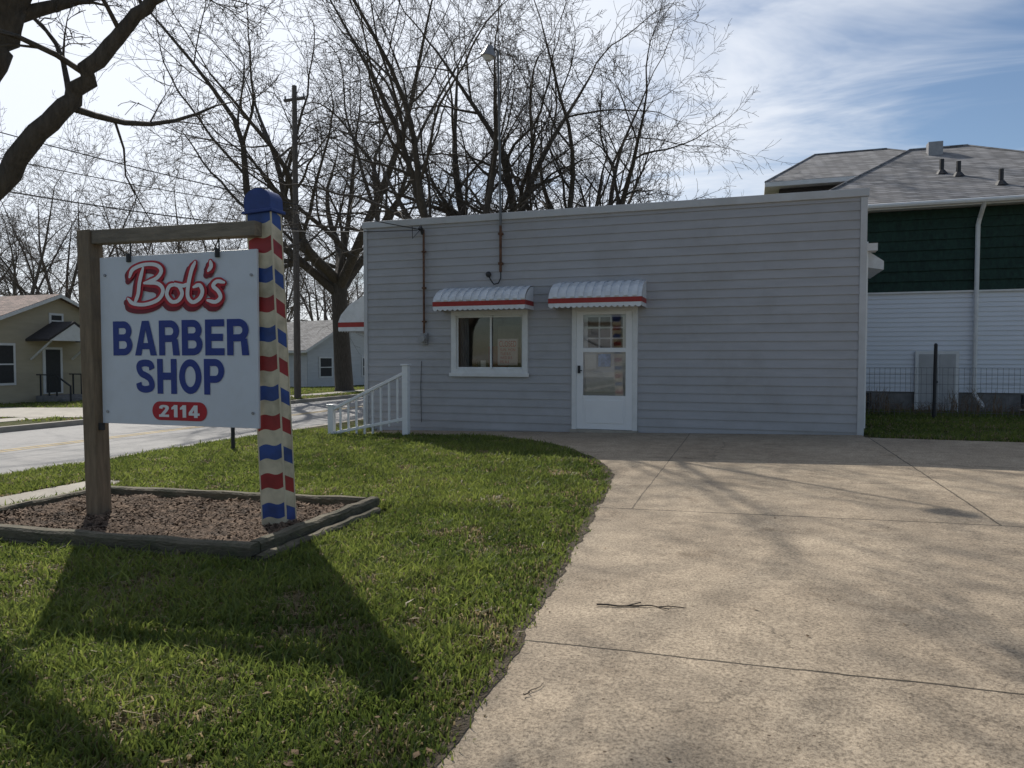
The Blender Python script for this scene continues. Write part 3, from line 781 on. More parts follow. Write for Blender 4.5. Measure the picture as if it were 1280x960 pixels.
# ------------------------------------------------------------------ barber pole
def stripe_mat(name, k, phase):
    m = bpy.data.materials.new(name); m.use_nodes = True
    nt = m.node_tree; b = nt.nodes['Principled BSDF']; L = nt.links
    b.inputs['Roughness'].default_value = .5
    tc = nd(nt, 'ShaderNodeTexCoord'); s_ = nd(nt, 'ShaderNodeSeparateXYZ'); L.new(tc.outputs['Object'], s_.inputs[0])
    a = nd(nt, 'ShaderNodeMath', operation='MULTIPLY'); a.inputs[1].default_value = k[0]; L.new(s_.outputs[0], a.inputs[0])
    a2 = nd(nt, 'ShaderNodeMath', operation='MULTIPLY_ADD'); a2.inputs[1].default_value = k[1]; L.new(s_.outputs[1], a2.inputs[0]); L.new(a.outputs[0], a2.inputs[2])
    ad = nd(nt, 'ShaderNodeMath', operation='ADD'); L.new(a2.outputs[0], ad.inputs[0]); L.new(s_.outputs[2], ad.inputs[1])
    sn = nd(nt, 'ShaderNodeMath', operation='MULTIPLY'); sn.inputs[1].default_value = 34.0; L.new(s_.outputs[0], sn.inputs[0])
    si = nd(nt, 'ShaderNodeMath', operation='SINE'); L.new(sn.outputs[0], si.inputs[0])
    wv = nd(nt, 'ShaderNodeMath', operation='MULTIPLY_ADD'); wv.inputs[1].default_value = .010; L.new(si.outputs[0], wv.inputs[0]); L.new(ad.outputs[0], wv.inputs[2])
    sc = nd(nt, 'ShaderNodeMath', operation='MULTIPLY_ADD'); sc.inputs[1].default_value = 1/.463; sc.inputs[2].default_value = phase+10; L.new(wv.outputs[0], sc.inputs[0])
    fr = nd(nt, 'ShaderNodeMath', operation='FRACT'); L.new(sc.outputs[0], fr.inputs[0])
    r = nd(nt, 'ShaderNodeValToRGB'); r.color_ramp.interpolation = 'CONSTANT'; e = r.color_ramp.elements
    cream = (.56, .49, .35, 1); red = (.28, .018, .018, 1); blue = (.02, .06, .24, 1)
    e[0].position = 0; e[0].color = red; e[1].position = .25; e[1].color = cream
    x = e.new(.5); x.color = blue; x = e.new(.74); x.color = cream
    L.new(fr.outputs[0], r.inputs[0])
    n = nd(nt, 'ShaderNodeTexNoise'); n.inputs['Scale'].default_value = 7; n.inputs['Detail'].default_value = 8; L.new(tc.outputs['Object'], n.inputs['Vector'])
    r2 = nd(nt, 'ShaderNodeValToRGB'); r2.color_ramp.elements[0].color = (.62, .61, .58, 1); r2.color_ramp.elements[1].color = (1.1, 1.1, 1.1, 1)
    r2.color_ramp.elements[0].position = .3; r2.color_ramp.elements[1].position = .58
    L.new(n.outputs['Fac'], r2.inputs[0])
    mx = nd(nt, 'ShaderNodeMix', data_type='RGBA', blend_type='MULTIPLY'); mx.inputs[0].default_value = 1
    L.new(r.outputs[0], mx.inputs[6]); L.new(r2.outputs[0], mx.inputs[7]); L.new(mx.outputs[2], b.inputs['Base Color'])
    return m
stripF = stripe_mat('pole_stripes_front', (-.10, 0), .22)
stripS = stripe_mat('pole_stripes_side', (0, .4), .30)
cream_m = M('pole_cream', (.56, .49, .35), .5, .1, 8)
pole = empty('barber_pole', (-3.535, 4.76, gz(-3.5)-.02))
pole.rotation_euler = (0, math.radians(-2.6), 0)
mb = MB()
hw, dp, ph = .112, .13, 2.55
def q(p, m): mb.face(p, m)
q([(-hw, -dp/2, 0), (hw, -dp/2, 0), (hw, -dp/2, ph), (-hw, -dp/2, ph)], stripF)
q([(hw, dp/2, 0), (-hw, dp/2, 0), (-hw, dp/2, ph), (hw, dp/2, ph)], stripF)
q([(hw, -dp/2, 0), (hw, dp/2, 0), (hw, dp/2, ph), (hw, -dp/2, ph)], stripS)
q([(-hw, dp/2, 0), (-hw, -dp/2, 0), (-hw, -dp/2, ph), (-hw, dp/2, ph)], stripS)
mb.done('striped_column', pole)
mb = MB()
for sx in (-1, 1):
    for sy in (-1, 1):
        x = sx*(hw-.001); y = sy*(dp/2-.003)
        mb.box(x-.006, x+.006, y-.006, y+.006, 0.01, ph-.001, cream_m)
mb.done('corner_strips', pole, bevel=.003)
mb = MB()
hc = hw+.012; yc = dp/2+.012
arch = [(-hc, ph-.02), (-hc, ph+.07)]
for j in range(1, 16):
    a = math.pi-math.pi*j/16; arch.append((hc*math.cos(a), ph+.07+.095*math.sin(a)))
arch += [(hc, ph+.07), (hc, ph-.02)]
mb.face([(x, -yc, z) for x, z in arch], polecap_m)
mb.face([(x, yc, z) for x, z in reversed(arch)], polecap_m)
for (xa_, za_), (xb_, zb_) in zip(arch, arch[1:]+arch[:1]):
    mb.face([(xa_, -yc, za_), (xa_, yc, za_), (xb_, yc, zb_), (xb_, -yc, zb_)], polecap_m)
mb.box(-hc-.015, hc+.015, -yc-.015, yc+.015, ph-.028, ph-.002, polecap_m)
mb.done('cap', pole, bevel=.006)
mb = MB()
mb.tube([(-7.6, 9.1, gz(-7.6)-.1), (-7.6, 9.1, .45)], .03, dark_m, 8); mb.box(-7.65, -7.55, 9.07, 9.13, .40, .47, dark_m); mb.done('metal_stake')

# ------------------------------------------------------------------ trees
def rot_away(d, ang, az):
    ref = V((0, 0, 1)) if abs(d.z) < .9 else V((1, 0, 0))
    a = d.cross(ref).normalized(); b = d.cross(a).normalized()
    s_ = a*math.cos(az)+b*math.sin(az)
    return (d*math.cos(ang)+s_*math.sin(ang)).normalized()

class Tree:
    def __init__(s, seed, ch, ratio, ang, up, wob, minr=.006, mat=bark_m, mat2=None, lmax=99):
        s.r = random.Random(seed); s.mb = MB(); s.ch = ch; s.ratio = ratio; s.ang = ang; s.up = up; s.wob = wob; s.minr = minr; s.mat = mat
        s.mat2 = mat2 or mat; s.lmax = lmax
    def sides(s, r): return 10 if r > .12 else 7 if r > .05 else 4 if r > .02 else 3
    def children(s, pts, rad, L, lvl, start=.25, n=None):
        if lvl >= len(s.ch): return
        n = s.ch[lvl] if n is None else n; R = s.r
        L = min(L, s.lmax)
        az = R.uniform(0, 6.28)
        for c in range(n):
            t = start+(1-start)*(c+R.random())/n
            t = min(t, .999); f = t*(len(pts)-1); i = int(f); g = f-i
            p = pts[i].lerp(pts[i+1], g); d = (pts[i+1]-pts[i]).normalized(); r = rad[i]*(1-g)+rad[i+1]*g
            az += 2.4+R.uniform(-.5, .5)
            a = math.radians(R.gauss(s.ang[lvl], s.ang[lvl]*.22))
            nd_ = rot_away(d, a, az)
            Lc = L*s.ratio[lvl]*R.uniform(.6, 1.25)*(1.15-.55*t)
            s.grow(p, nd_, Lc, max(s.minr, r*R.uniform(.42, .64)), lvl+1)
        d = (pts[-1]-pts[-2]).normalized()
        s.grow(pts[-1], rot_away(d, .25, R.uniform(0, 6)), L*s.ratio[lvl]*.8, max(s.minr, rad[-1]), lvl+1)
    def grow(s, p, d, L, r, lvl):
        R = s.r; n = max(3, min(9, int(L/.45)+2)) if lvl < 4 else 3
        w = s.wob*(1 if lvl < 3 else 1.25); up = s.up[min(lvl, len(s.up)-1)]
        pts = [p.copy()]; tip = .3 if lvl < len(s.ch) else .5
        for i in range(n):
            d = (d+V((R.gauss(0, w), R.gauss(0, w), R.gauss(0, w)))+V((0, 0, up/n))).normalized()
            p = p+d*(L/n); pts.append(p.copy())
        rad = [max(s.minr*.8, r*(1-(1-tip)*i/n)) for i in range(n+1)]
        s.mb.tube(pts, rad, s.mat if lvl < 3 else s.mat2, s.sides(r), cap=False)
        s.children(pts, rad, L, lvl)
    def limb(s, pts, rad, lvl=1, n=None, start=.2):
        P = [V(p) for p in pts]; Q = []; RR = []
        ext = [P[0]*2-P[1]]+P+[P[-1]*2-P[-2]]
        for i in range(1, len(ext)-2):
            for j in range(4):
                t = j/4; a, b, c, d = ext[i-1], ext[i], ext[i+1], ext[i+2]
                Q.append(.5*((2*b)+(c-a)*t+(2*a-5*b+4*c-d)*t*t+(3*b-3*c+d-a)*t**3)+V((s.r.gauss(0, .02), s.r.gauss(0, .02), 0)))
                RR.append(rad[i-1]*(1-t)+rad[i]*t)
        Q.append(P[-1]); RR.append(rad[-1])
        s.mb.tube(Q, RR, s.mat, 12, cap=False)
        L = sum((b-a).length for a, b in zip(Q[:-1], Q[1:]))
        s.children(Q, RR, L, lvl, start, n)
    def done(s, name):
        return s.mb.done(name, smooth=True)

def vase_tree(name, seed, x, y, H, spread, stems, tr, fork, ch=(6, 5, 4, 2), mat=bark_m, mat2=twig_m, minr=.007, z0=None, ratio=.46, bow=.22):
    T = Tree(seed, (0,)+tuple(ch), (1, ratio, .55, .55, .6), (0, 46, 46, 46, 48), (0, .18, .10, .0, -.05, 0), .12, minr, mat, mat2)
    R = T.r; z0 = gz(x)-.2 if z0 is None else z0
    base = V((0, 0, 0)); top = V((R.uniform(-.2, .2), R.uniform(-.2, .2), fork))
    T.mb.tube([base, V((0, 0, .35)), base.lerp(top, .5), top], [tr*1.45, tr*1.05, tr*.92, tr*.85], mat, 14, cap=False)
    for i in range(stems):
        az = 6.283*i/stems+R.uniform(-.35, .35)
        out = spread*R.uniform(.55, 1.0) if i else spread*.15
        hh = H*R.uniform(.8, 1.0)*(1 if i % 3 else .82)
        k1 = bow+R.uniform(0, .16)
        pts = [top-V((0, 0, .35*(i % 3))), top+V((math.cos(az)*out*k1, math.sin(az)*out*k1, (hh-fork)*.25)),
               top+V((math.cos(az+.15)*out*.6, math.sin(az+.15)*out*.6, (hh-fork)*.6)), top+V((math.cos(az)*out, math.sin(az)*out, (hh-fork)))]
        r = tr*R.uniform(.38, .6)
        T.limb(pts, [r, r*.75, r*.45, r*.14], 1, ch[0], .12)
    o = T.done(name); o.location = (x, y, z0); return o

vase_tree('bare_tree', 11, -8.9, 22.6, 14.0, 6.2, 7, .40, 3.6, (10, 6, 4, 3), bow=.28)
vase_tree('bare_tree', 23, -6.0, 25.0, 13.0, 6.2, 7, .38, 3.8, (10, 6, 4, 3), bow=.28)
vase_tree('bare_tree', 31, -20.6, 33.4, 20.5, 10, 8, .48, 6.0, (9, 6, 5, 2), minr=.010, bow=.34)

T = Tree(5, (0, 6, 5, 4, 3), (1, .5, .55, .55, .6), (0, 44, 45, 45, 45), (0, .15, .1, .0, .0), .13, .005, lmax=3.6, mat2=twig_m)
T.mb.tube([(-8.40, 5.15, -.5), (-8.38, 5.15, 0), (-8.32, 5.18, 1.2), (-8.25, 5.2, 2.2), (-8.2, 5.2, 3.2)], [.46, .36, .31, .29, .24], bark_m, 16, cap=False)
T.limb([(-8.25, 5.2, 1.9), (-7.81, 5.31, 2.62), (-7.48, 5.42, 3.05), (-7.04, 5.56, 3.60), (-6.73, 5.67, 3.95), (-6.44, 5.76, 4.33), (-6.2, 5.84, 4.65), (-5.88, 5.95, 4.98), (-5.5, 6.1, 5.6), (-5.0, 6.6, 6.6)],
       [.17, .135, .115, .10, .09, .08, .07, .06, .045, .02], 1, 9, .35)
T.limb([(-8.2, 5.2, 2.9), (-7.73, 5.33, 3.93), (-7.48, 5.42, 4.44), (-7.33, 5.47, 4.77), (-7.16, 5.52, 5.19), (-6.6, 6.3, 7.2), (-5.4, 8.0, 9.5), (-4.2, 9.6, 11)],
       [.23, .18, .165, .155, .15, .12, .09, .04], 1, 11, .4)
T.limb([(-8.25, 5.25, 3.0), (-8.5, 6.3, 5.5), (-8.7, 7.8, 8), (-8.4, 10, 10.8), (-7.6, 12.5, 13), (-6.6, 14, 14)], [.24, .2, .17, .14, .10, .04], 1, 13, .3)  # high limb placed overhead, out of view, for its shadow
T.limb([(-8.3, 5.2, 3.0), (-8.9, 4.6, 5.5), (-8.6, 3.6, 8), (-7.6, 2.9, 10.8), (-6.2, 3.2, 13)], [.2, .16, .12, .08, .03], 1, 9, .25)
T.limb([(-8.3, 5.2, 3.1), (-9.1, 5.9, 6), (-10.2, 7.5, 9), (-11, 9.5, 12)], [.2, .15, .12, .05], 1, 10, .25)
T.limb([(-8.7, 7.8, 8), (-8.0, 9.3, 9.8), (-6.4, 11.0, 11.2), (-4.0, 12.0, 12.0), (-1.8, 12.5, 12.8)], [.15, .13, .12, .09, .03], 1, 10, .2)  # this and the limbs below: added above the view to cast driveway shadows
T.limb([(-8.6, 6.6, 6.3), (-8.6, 8.6, 9.4), (-9.6, 11.8, 11.8), (-10.4, 15, 13.6)], [.16, .14, .11, .04], 1, 9, .2)
T.limb([(-8.55, 6.6, 6.3), (-7.8, 8.5, 8.2), (-6.5, 10.5, 9.4), (-4.5, 12, 10.3), (-2.5, 13, 11.2)], [.16, .14, .12, .09, .03], 1, 11, .2)
T.limb([(-8.7, 7.8, 8.0), (-7.6, 10.5, 9.6), (-6.0, 13, 10.8), (-4.2, 15.5, 12)], [.15, .13, .10, .03], 1, 10, .2)
T.limb([(-8.55, 6.6, 6.3), (-7.2, 7.8, 8.0), (-5.2, 9, 9.2), (-3, 9.8, 10.2), (-1.2, 10, 11)], [.15, .13, .11, .08, .03], 1, 11, .2)
T.done('roadside_tree')

dist = empty('distant_trees')
bases = []
for k, sd in enumerate((101, 202, 303)):
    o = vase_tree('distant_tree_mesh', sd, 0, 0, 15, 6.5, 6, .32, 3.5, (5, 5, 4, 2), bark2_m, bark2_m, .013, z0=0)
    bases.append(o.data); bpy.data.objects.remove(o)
DT = [(80, 52, 1.0), (20, 48, .9), (-60, 50, 1.0), (160, 62, 1.0), (215, 50, .9), (280, 62, 1.0), (330, 72, 1.05), (350, 100, 1.2), (400, 80, 1.1), (455, 105, 1.2), (120, 95, 1.1), (240, 110, 1.2), (40, 90, 1.1),
      (770, 55, .76), (840, 62, .80), (-140, 60, 1.1), (300, 130, 1.3), (180, 140, 1.3), (430, 150, 1.4)]
R2 = random.Random(3)
F = V((-.3156, .9489)); Rt = V((.9489, .3156))
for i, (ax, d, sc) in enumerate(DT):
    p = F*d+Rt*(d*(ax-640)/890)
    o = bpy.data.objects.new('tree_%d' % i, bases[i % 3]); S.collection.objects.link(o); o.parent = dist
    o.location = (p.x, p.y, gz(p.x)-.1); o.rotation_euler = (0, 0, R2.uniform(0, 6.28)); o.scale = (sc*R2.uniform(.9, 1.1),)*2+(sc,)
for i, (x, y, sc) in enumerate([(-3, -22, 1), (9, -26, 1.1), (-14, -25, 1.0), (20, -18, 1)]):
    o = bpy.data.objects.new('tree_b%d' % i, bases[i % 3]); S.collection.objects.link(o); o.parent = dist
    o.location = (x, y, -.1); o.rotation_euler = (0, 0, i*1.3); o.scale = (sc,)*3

# ------------------------------------------------------------------ neighbouring houses
def gable_house(name, loc, rz, W, D, hw_, hr, wall, roof, windows=((.25, 1.0, .9, 1.5),)):
    e = empty(name, loc, rz)
    mb = MB()
    siding(mb, (0, 0), (0, 1), (1, 0), W, -.3, hw_, .2, wall)
    siding(mb, (-D, 0), (1, 0), (0, -1), D, -.3, hw_, .2, wall)
    siding(mb, (0, W), (-1, 0), (0, 1), D, -.3, hw_, .2, wall)
    siding(mb, (-D, W), (0, -1), (-1, 0), W, -.3, hw_, .2, wall)
    for x in (0.0, -D):
        mb.face([(x, 0, hw_), (x, W, hw_), (x, W/2, hr)], wall)
    mb.done('walls', e)
    mb = MB(); ov = .35; sl = (hr-hw_)/(W/2)
    for sg in (-1, 1):
        ye_ = W/2+sg*(W/2+ov); ze = hw_-ov*sl
        mb.hexa([(ov, W/2, hr), (ov, ye_, ze), (-D-ov, ye_, ze), (-D-ov, W/2, hr),
                 (ov, W/2, hr+.12), (ov, ye_, ze+.12), (-D-ov, ye_, ze+.12), (-D-ov, W/2, hr+.12)], roof)
        mb.hexa([(ov, W/2, hr-.05), (ov+.03, W/2, hr-.05), (ov+.03, ye_, ze-.05), (ov, ye_, ze-.05),
                 (ov, W/2, hr+.1), (ov+.03, W/2, hr+.1), (ov+.03, ye_, ze+.1), (ov, ye_, ze+.1)], trim_m)
        mb.box(-D-ov, ov, ye_-.06 if sg < 0 else ye_, ye_ if sg < 0 else ye_+.06, ze-.06, ze+.09, trim_m)
    mb.done('roof', e)
    mb = MB()
    for (y, z, w, h) in windows:
        mb.box(.015, .06, y-.1, y+w+.1, z-.1, z+h+.1, trim_m)
        mb.box(.055, .065, y, y+w, z, z+h, dark_m)
        mb.box(.06, .075, y, y+w, z+h/2-.03, z+h/2+.03, trim_m)
    mb.done('windows', e)
    return e
h1 = gable_house('beige_house', (-30, 20.3, gz(-30)), 0, 8.0, 9, 3.1, 4.75, beige_m, brroof_m, windows=((1.0, .9, .95, 1.6), (6.2, .9, 1.0, 1.5), (3.75, 3.4, .5, .5)))
mb = MB()
mb.box(.02, .07, 3.3, 4.25, .35, 2.45, trim_m); mb.box(.065, .08, 3.42, 4.13, .4, 2.35, dark_m)
mb.box(0.1, 1.3, 2.9, 4.6, -.2, .3, block_m)
for i in range(2): mb.box(1.3+.3*i, 1.6+.3*i, 3.1, 4.4, -.2, .18-.14*i, block_m)
pr = 2.75
for sg in (-1, 1):
    yq = 3.78+sg*1.25
    mb.hexa([(.02, 3.78, pr+.75), (.02, yq, pr-.05), (1.4, yq, pr-.05), (1.4, 3.78, pr+.75), (.02, 3.78, pr+.85), (.02, yq, pr+.05), (1.4, yq, pr+.05), (1.4, 3.78, pr+.85)], dkroof_m)
mb.face([(1.38, 2.6, pr-.03), (1.38, 4.96, pr-.03), (1.38, 3.78, pr+.74)], trim_m)
for yy in (2.75, 4.75):
    mb.tube([(0.05, yy, 1.9), (1.25, yy, 2.7)], .05, trim_m, 6)
for yy in (2.95, 4.55):
    for xx in (.3, .8, 1.25): mb.box(xx, xx+.05, yy-.025, yy+.025, .3, 1.2, dark_m)
    mb.box(.1, 1.3, yy-.03, yy+.03, 1.2, 1.25, dark_m)
    mb.hexa([(1.3, yy-.03, 1.15), (2.1, yy-.03, .7), (2.1, yy+.03, .7), (1.3, yy+.03, 1.15), (1.3, yy-.03, 1.21), (2.1, yy-.03, .76), (2.1, yy+.03, .76), (1.3, yy+.03, 1.21)], dark_m)
    mb.box(2.05, 2.1, yy-.03, yy+.03, -.3, .72, dark_m)
mb.done('porch', h1)
gwall = M('garage_white', (.55, .56, .57), .7, .08, 1, stretch=(1, 1, 5))
groof = shingle('garage_shingles', (.15, .15, .155))
p = F*50+Rt*(50*(385-640)/890)
gable_house('white_garage', (p.x+2, p.y-3, gz(-32)), math.radians(-20), 7, 8, 2.6, 4.6, gwall, groof, windows=((1.0, .8, .9, 1.2), (4.6, .8, .9, 1.2)))
p = F*62+Rt*(62*(215-640)/890)
gable_house('distant_house', (p.x, p.y, gz(-32)), math.radians(-15), 8, 9, 4.5, 7, gwall, groof, windows=((1.0, 1, .9, 1.2), (5, 1, .9, 1.2), (3, 3.4, .9, 1.2)))
p = F*80+Rt*(80*(440-640)/890)
gable_house('distant_house', (p.x, p.y, gz(-32)), math.radians(-25), 9, 9, 4.5, 7.4, beige_m, groof, windows=((1.0, 1, .9, 1.2), (5, 1, .9, 1.2)))
p = F*58+Rt*(58*(20-640)/890)
gable_house('distant_house', (p.x, p.y, gz(-32)), math.radians(-5), 9, 9, 3.5, 6, gwall, brroof_m)

gh = empty('green_and_white_house')
HX0, HX1, HY, HB = 1.45, 9.3, 19.0, 27.0
mb = MB()
mb.box(HX0+.03, HX1-.03, HY+.03, HB-.03, -.3, .46, block_m)
siding(mb, (HX0, HY), (1, 0), (0, -1), HX1-HX0, .46, 2.79, .11, hwhite_m, lap=.018)
siding(mb, (HX0, HB), (0, -1), (-1, 0), HB-HY, .46, 2.79, .11, hwhite_m)
siding(mb, (HX1, HY), (0, 1), (1, 0), HB-HY, .46, 2.79, .11, hwhite_m)
siding(mb, (HX0, HY-.02), (1, 0), (0, -1), HX1-HX0, 2.82, 4.72, .24, green_m, lap=.035)
siding(mb, (HX0-.02, HB), (0, -1), (-1, 0), HB-HY, 2.82, 4.72, .24, green_m, lap=.035)
siding(mb, (HX1+.02, HY), (0, 1), (1, 0), HB-HY, 2.82, 4.72, .24, green_m, lap=.035)
mb.face([(HX0, HB, -.3), (HX1, HB, -.3), (HX1, HB, 4.7), (HX0, HB, 4.7)], hwhite_m)
mb.box(HX0-.03, HX1+.03, HY-.065, HY-.003, 2.78, 2.82, trim_m)
mb.done('walls', gh)
def hip(mb, x0, x1, y0, y1, ze, rx0, rx1, zr_, roof):
    ym = (y0+y1)/2
    A, B, C, D_ = (x0, y0, ze), (x1, y0, ze), (x1, y1, ze), (x0, y1, ze)
    E, G = (rx0, ym, zr_), (rx1, ym, zr_)
    mb.face([A, B, G, E], roof); mb.face([B, C, G], roof); mb.face([C, D_, E, G], roof); mb.face([D_, A, E], roof)
    mb.tube([E, G], .05, roof, 6); mb.tube([A, E], .04, roof, 6); mb.tube([B, G], .04, roof, 6)
    mb.box(x0, x1, y0-.02, y0+.12, ze-.16, ze-.012, trim_m)
    mb.box(x0-.02, x0+.1, y0+.12, y1, ze-.16, ze-.012, trim_m)
    mb.box(x1-.1, x1+.02, y0+.12, y1, ze-.16, ze-.012, trim_m)
    mb.face([(x0, y0, ze-.13), (x1, y0, ze-.13), (x1, y1, ze-.13), (x0, y1, ze-.13)], trim_m)
mb = MB()
hip(mb, 1.05, 9.75, 18.55, 27.4, 4.86, 4.25, 5.7, 7.15, greyroof_m)
mb.done('roof', gh)
mb = MB()
mb.box(.9, 7, 25.6, 32, 3, 6.9, dkroof_m)
hip(mb, .45, 7.6, 25.1, 32.4, 7.05, 2.2, 4.6, 8.75, greyroof_m)
mb.done('rear_wing', gh)
mb = MB()
mb.tube([(1.05, 18.49, 4.78), (9.75, 18.49, 4.78)], .06, trim_m, 8)
mb.tube([(4.95, 18.5, 4.76), (4.95, 18.85, 4.45), (4.93, 18.90, 4.3), (4.93, 18.90, .45), (5.05, 18.6, .12)], .05, trim_m, 8)
for (x, y) in ((4.55, 20.6), (4.85, 20.3), (5.5, 19.4), (6.6, 19.6)):
    zz = 4.86+(y-18.55)/4.425*(7.15-4.86)
    mb.tube([(x, y, zz-.1), (x, y, zz+.34)], .055, dark_m, 8)
    mb.tube([(x, y, zz-.05), (x, y, zz+.07)], [.16, .07], dark_m, 8)
mb.box(4.6, 4.95, 22.3, 22.6, 6.8, 7.17, grey_m)
mb.done('gutters_and_vents', gh)
mb = MB()
mb.box(3.72, 4.62, HY-.08, HY-.0305, -.02, 1.42, trim_m)
mb.box(3.8, 4.2, HY-.09, HY-.081, .02, 1.35, doorp_m); mb.box(4.22, 4.55, HY-.094, HY-.0815, .02, 1.35, doorp_m)
mb.tube([(4.16, HY-.1, .7), (4.16, HY-.14, .7)], .03, dark_m, 8)
mb.box(5.9, 6.5, HY-.03, HY+.028, .1, .42, dark_m); mb.box(5.85, 6.55, HY-.028, HY+.026, .06, .1, trim_m)
mb.box(2.2, 2.8, HY-.03, HY+.028, .1, .42, dark_m)
mb.box(6.6, 7.6, HY-.07, HY-.0205, 1.2, 2.5, trim_m); mb.box(6.68, 7.52, HY-.08, HY-.0705, 1.28, 2.42, dark_m)
mb.done('door_and_windows', gh)

mb = MB(); fyy = 17.2
for i in range(90):
    x = 1.9+i*.1; mb.tube([(x, fyy, 0), (x, fyy, 1.05)], .004, mast_m, 3, cap=False)
for z in (.1, .3, .5, .7, .9, 1.05): mb.tube([(1.9, fyy, z), (10.9, fyy, z)], .0045, mast_m, 3, cap=False)
for x in (1.95, 6.2, 8.4, 10.8): mb.tube([(x, fyy, 0), (x, fyy, 1.12)], .018, grey_m, 6)
mb.done('wire_fence')
mb = MB(); mb.tube([(3.62, 16.6, -.05), (3.63, 16.6, 1.52)], .035, dark_m, 8); mb.tube([(3.63, 16.6, 1.52), (3.63, 16.6, 1.56)], [.04, .02], dark_m, 8); mb.done('metal_post')

# ------------------------------------------------------------------ utility pole and wires
up = empty('utility_pole', (-17.9, 25.4, gz(-17.9)))
mb = MB()
mb.tube([(0, 0, -.2), (0, 0, 12.9)], [.15, .10], wooden_m, 10)
mb.box(-.5, .5, -.05, .04, 12.3, 12.4, wooden_m)
for x in (-.45, .45): mb.tube([(x, 0, 12.4), (x, 0, 12.54)], .035, grey_m, 6)
mb.done('pole', up)
def wire(mb, a, b, sag, r, n=24):
    a, b = V(a), V(b)
    mb.tube([a.lerp(b, i/n)-V((0, 0, sag*4*(i/n)*(1-i/n))) for i in range(n+1)], r, dark_m, 4, cap=False)
mb = MB()
for x in (-18.35, -17.45): wire(mb, (x, 25.4, 12.5), (x, -16, 12.4), .8, .008); wire(mb, (x, 25.4, 12.5), (x, 70, 12.4), .8, .008)
wire(mb, (-17.8, 25.4, 6.6), (-17.8, -16, 6.4), 1.3, .02); wire(mb, (-17.8, 25.4, 7.4), (-17.8, -16, 7.2), 1.3, .014)
wire(mb, (-17.8, 25.4, 6.6), (-17.8, 70, 6.4), 1.3, .02)
wire(mb, (-17.8, 4.0, 7.0), (-6.02, WY-.2, 3.72), .35, .009)
wire(mb, (-17.8, 14.0, 5.3), (-6.05, WY-.22, 3.70), .25, .007)
mb.done('power_lines')

# ------------------------------------------------------------------ grass
def nz(x, y, s=1.0):
    return (np.sin(x*1.7*s+1.3)+np.sin(y*2.1*s+.5)+np.sin((x+y)*3.3*s+2)+np.sin((x*1.9-y*2.7)*1.7*s)+.6*np.sin(x*9*s+y*4*s)+.6*np.sin(y*11*s-x*5*s))/5.2
def allowed(x, y):
    xe = xedge(y)
    ok = (x < xe+.01+rng.normal(0, .02, len(x))) & (y < 11.86)
    ok |= (x < -7.05) & (y >= 11.8) & (y < 40)
    ok |= (x > 1.8) & (y > 12.33) & (y < 18.95)
    ok &= ~((x > -7.36) & (x < -6.74) & (y < 6.4))
    ok &= ~((x < -8.86) & (x > -17.26)) & ~((x < -18.85) & (x > -20.25))
    ok &= ~((x > BX0-.07) & (x < BX1+.18) & (y > BY0-.06) & (y < BY1+.06))
    ok &= ~((x > XL-.03) & (x < XR+.03) & (y > 12.6) & (y < BD))
    ok &= ~((x < -17) & (y > 15.1) & (y < 19.5))
    return ok
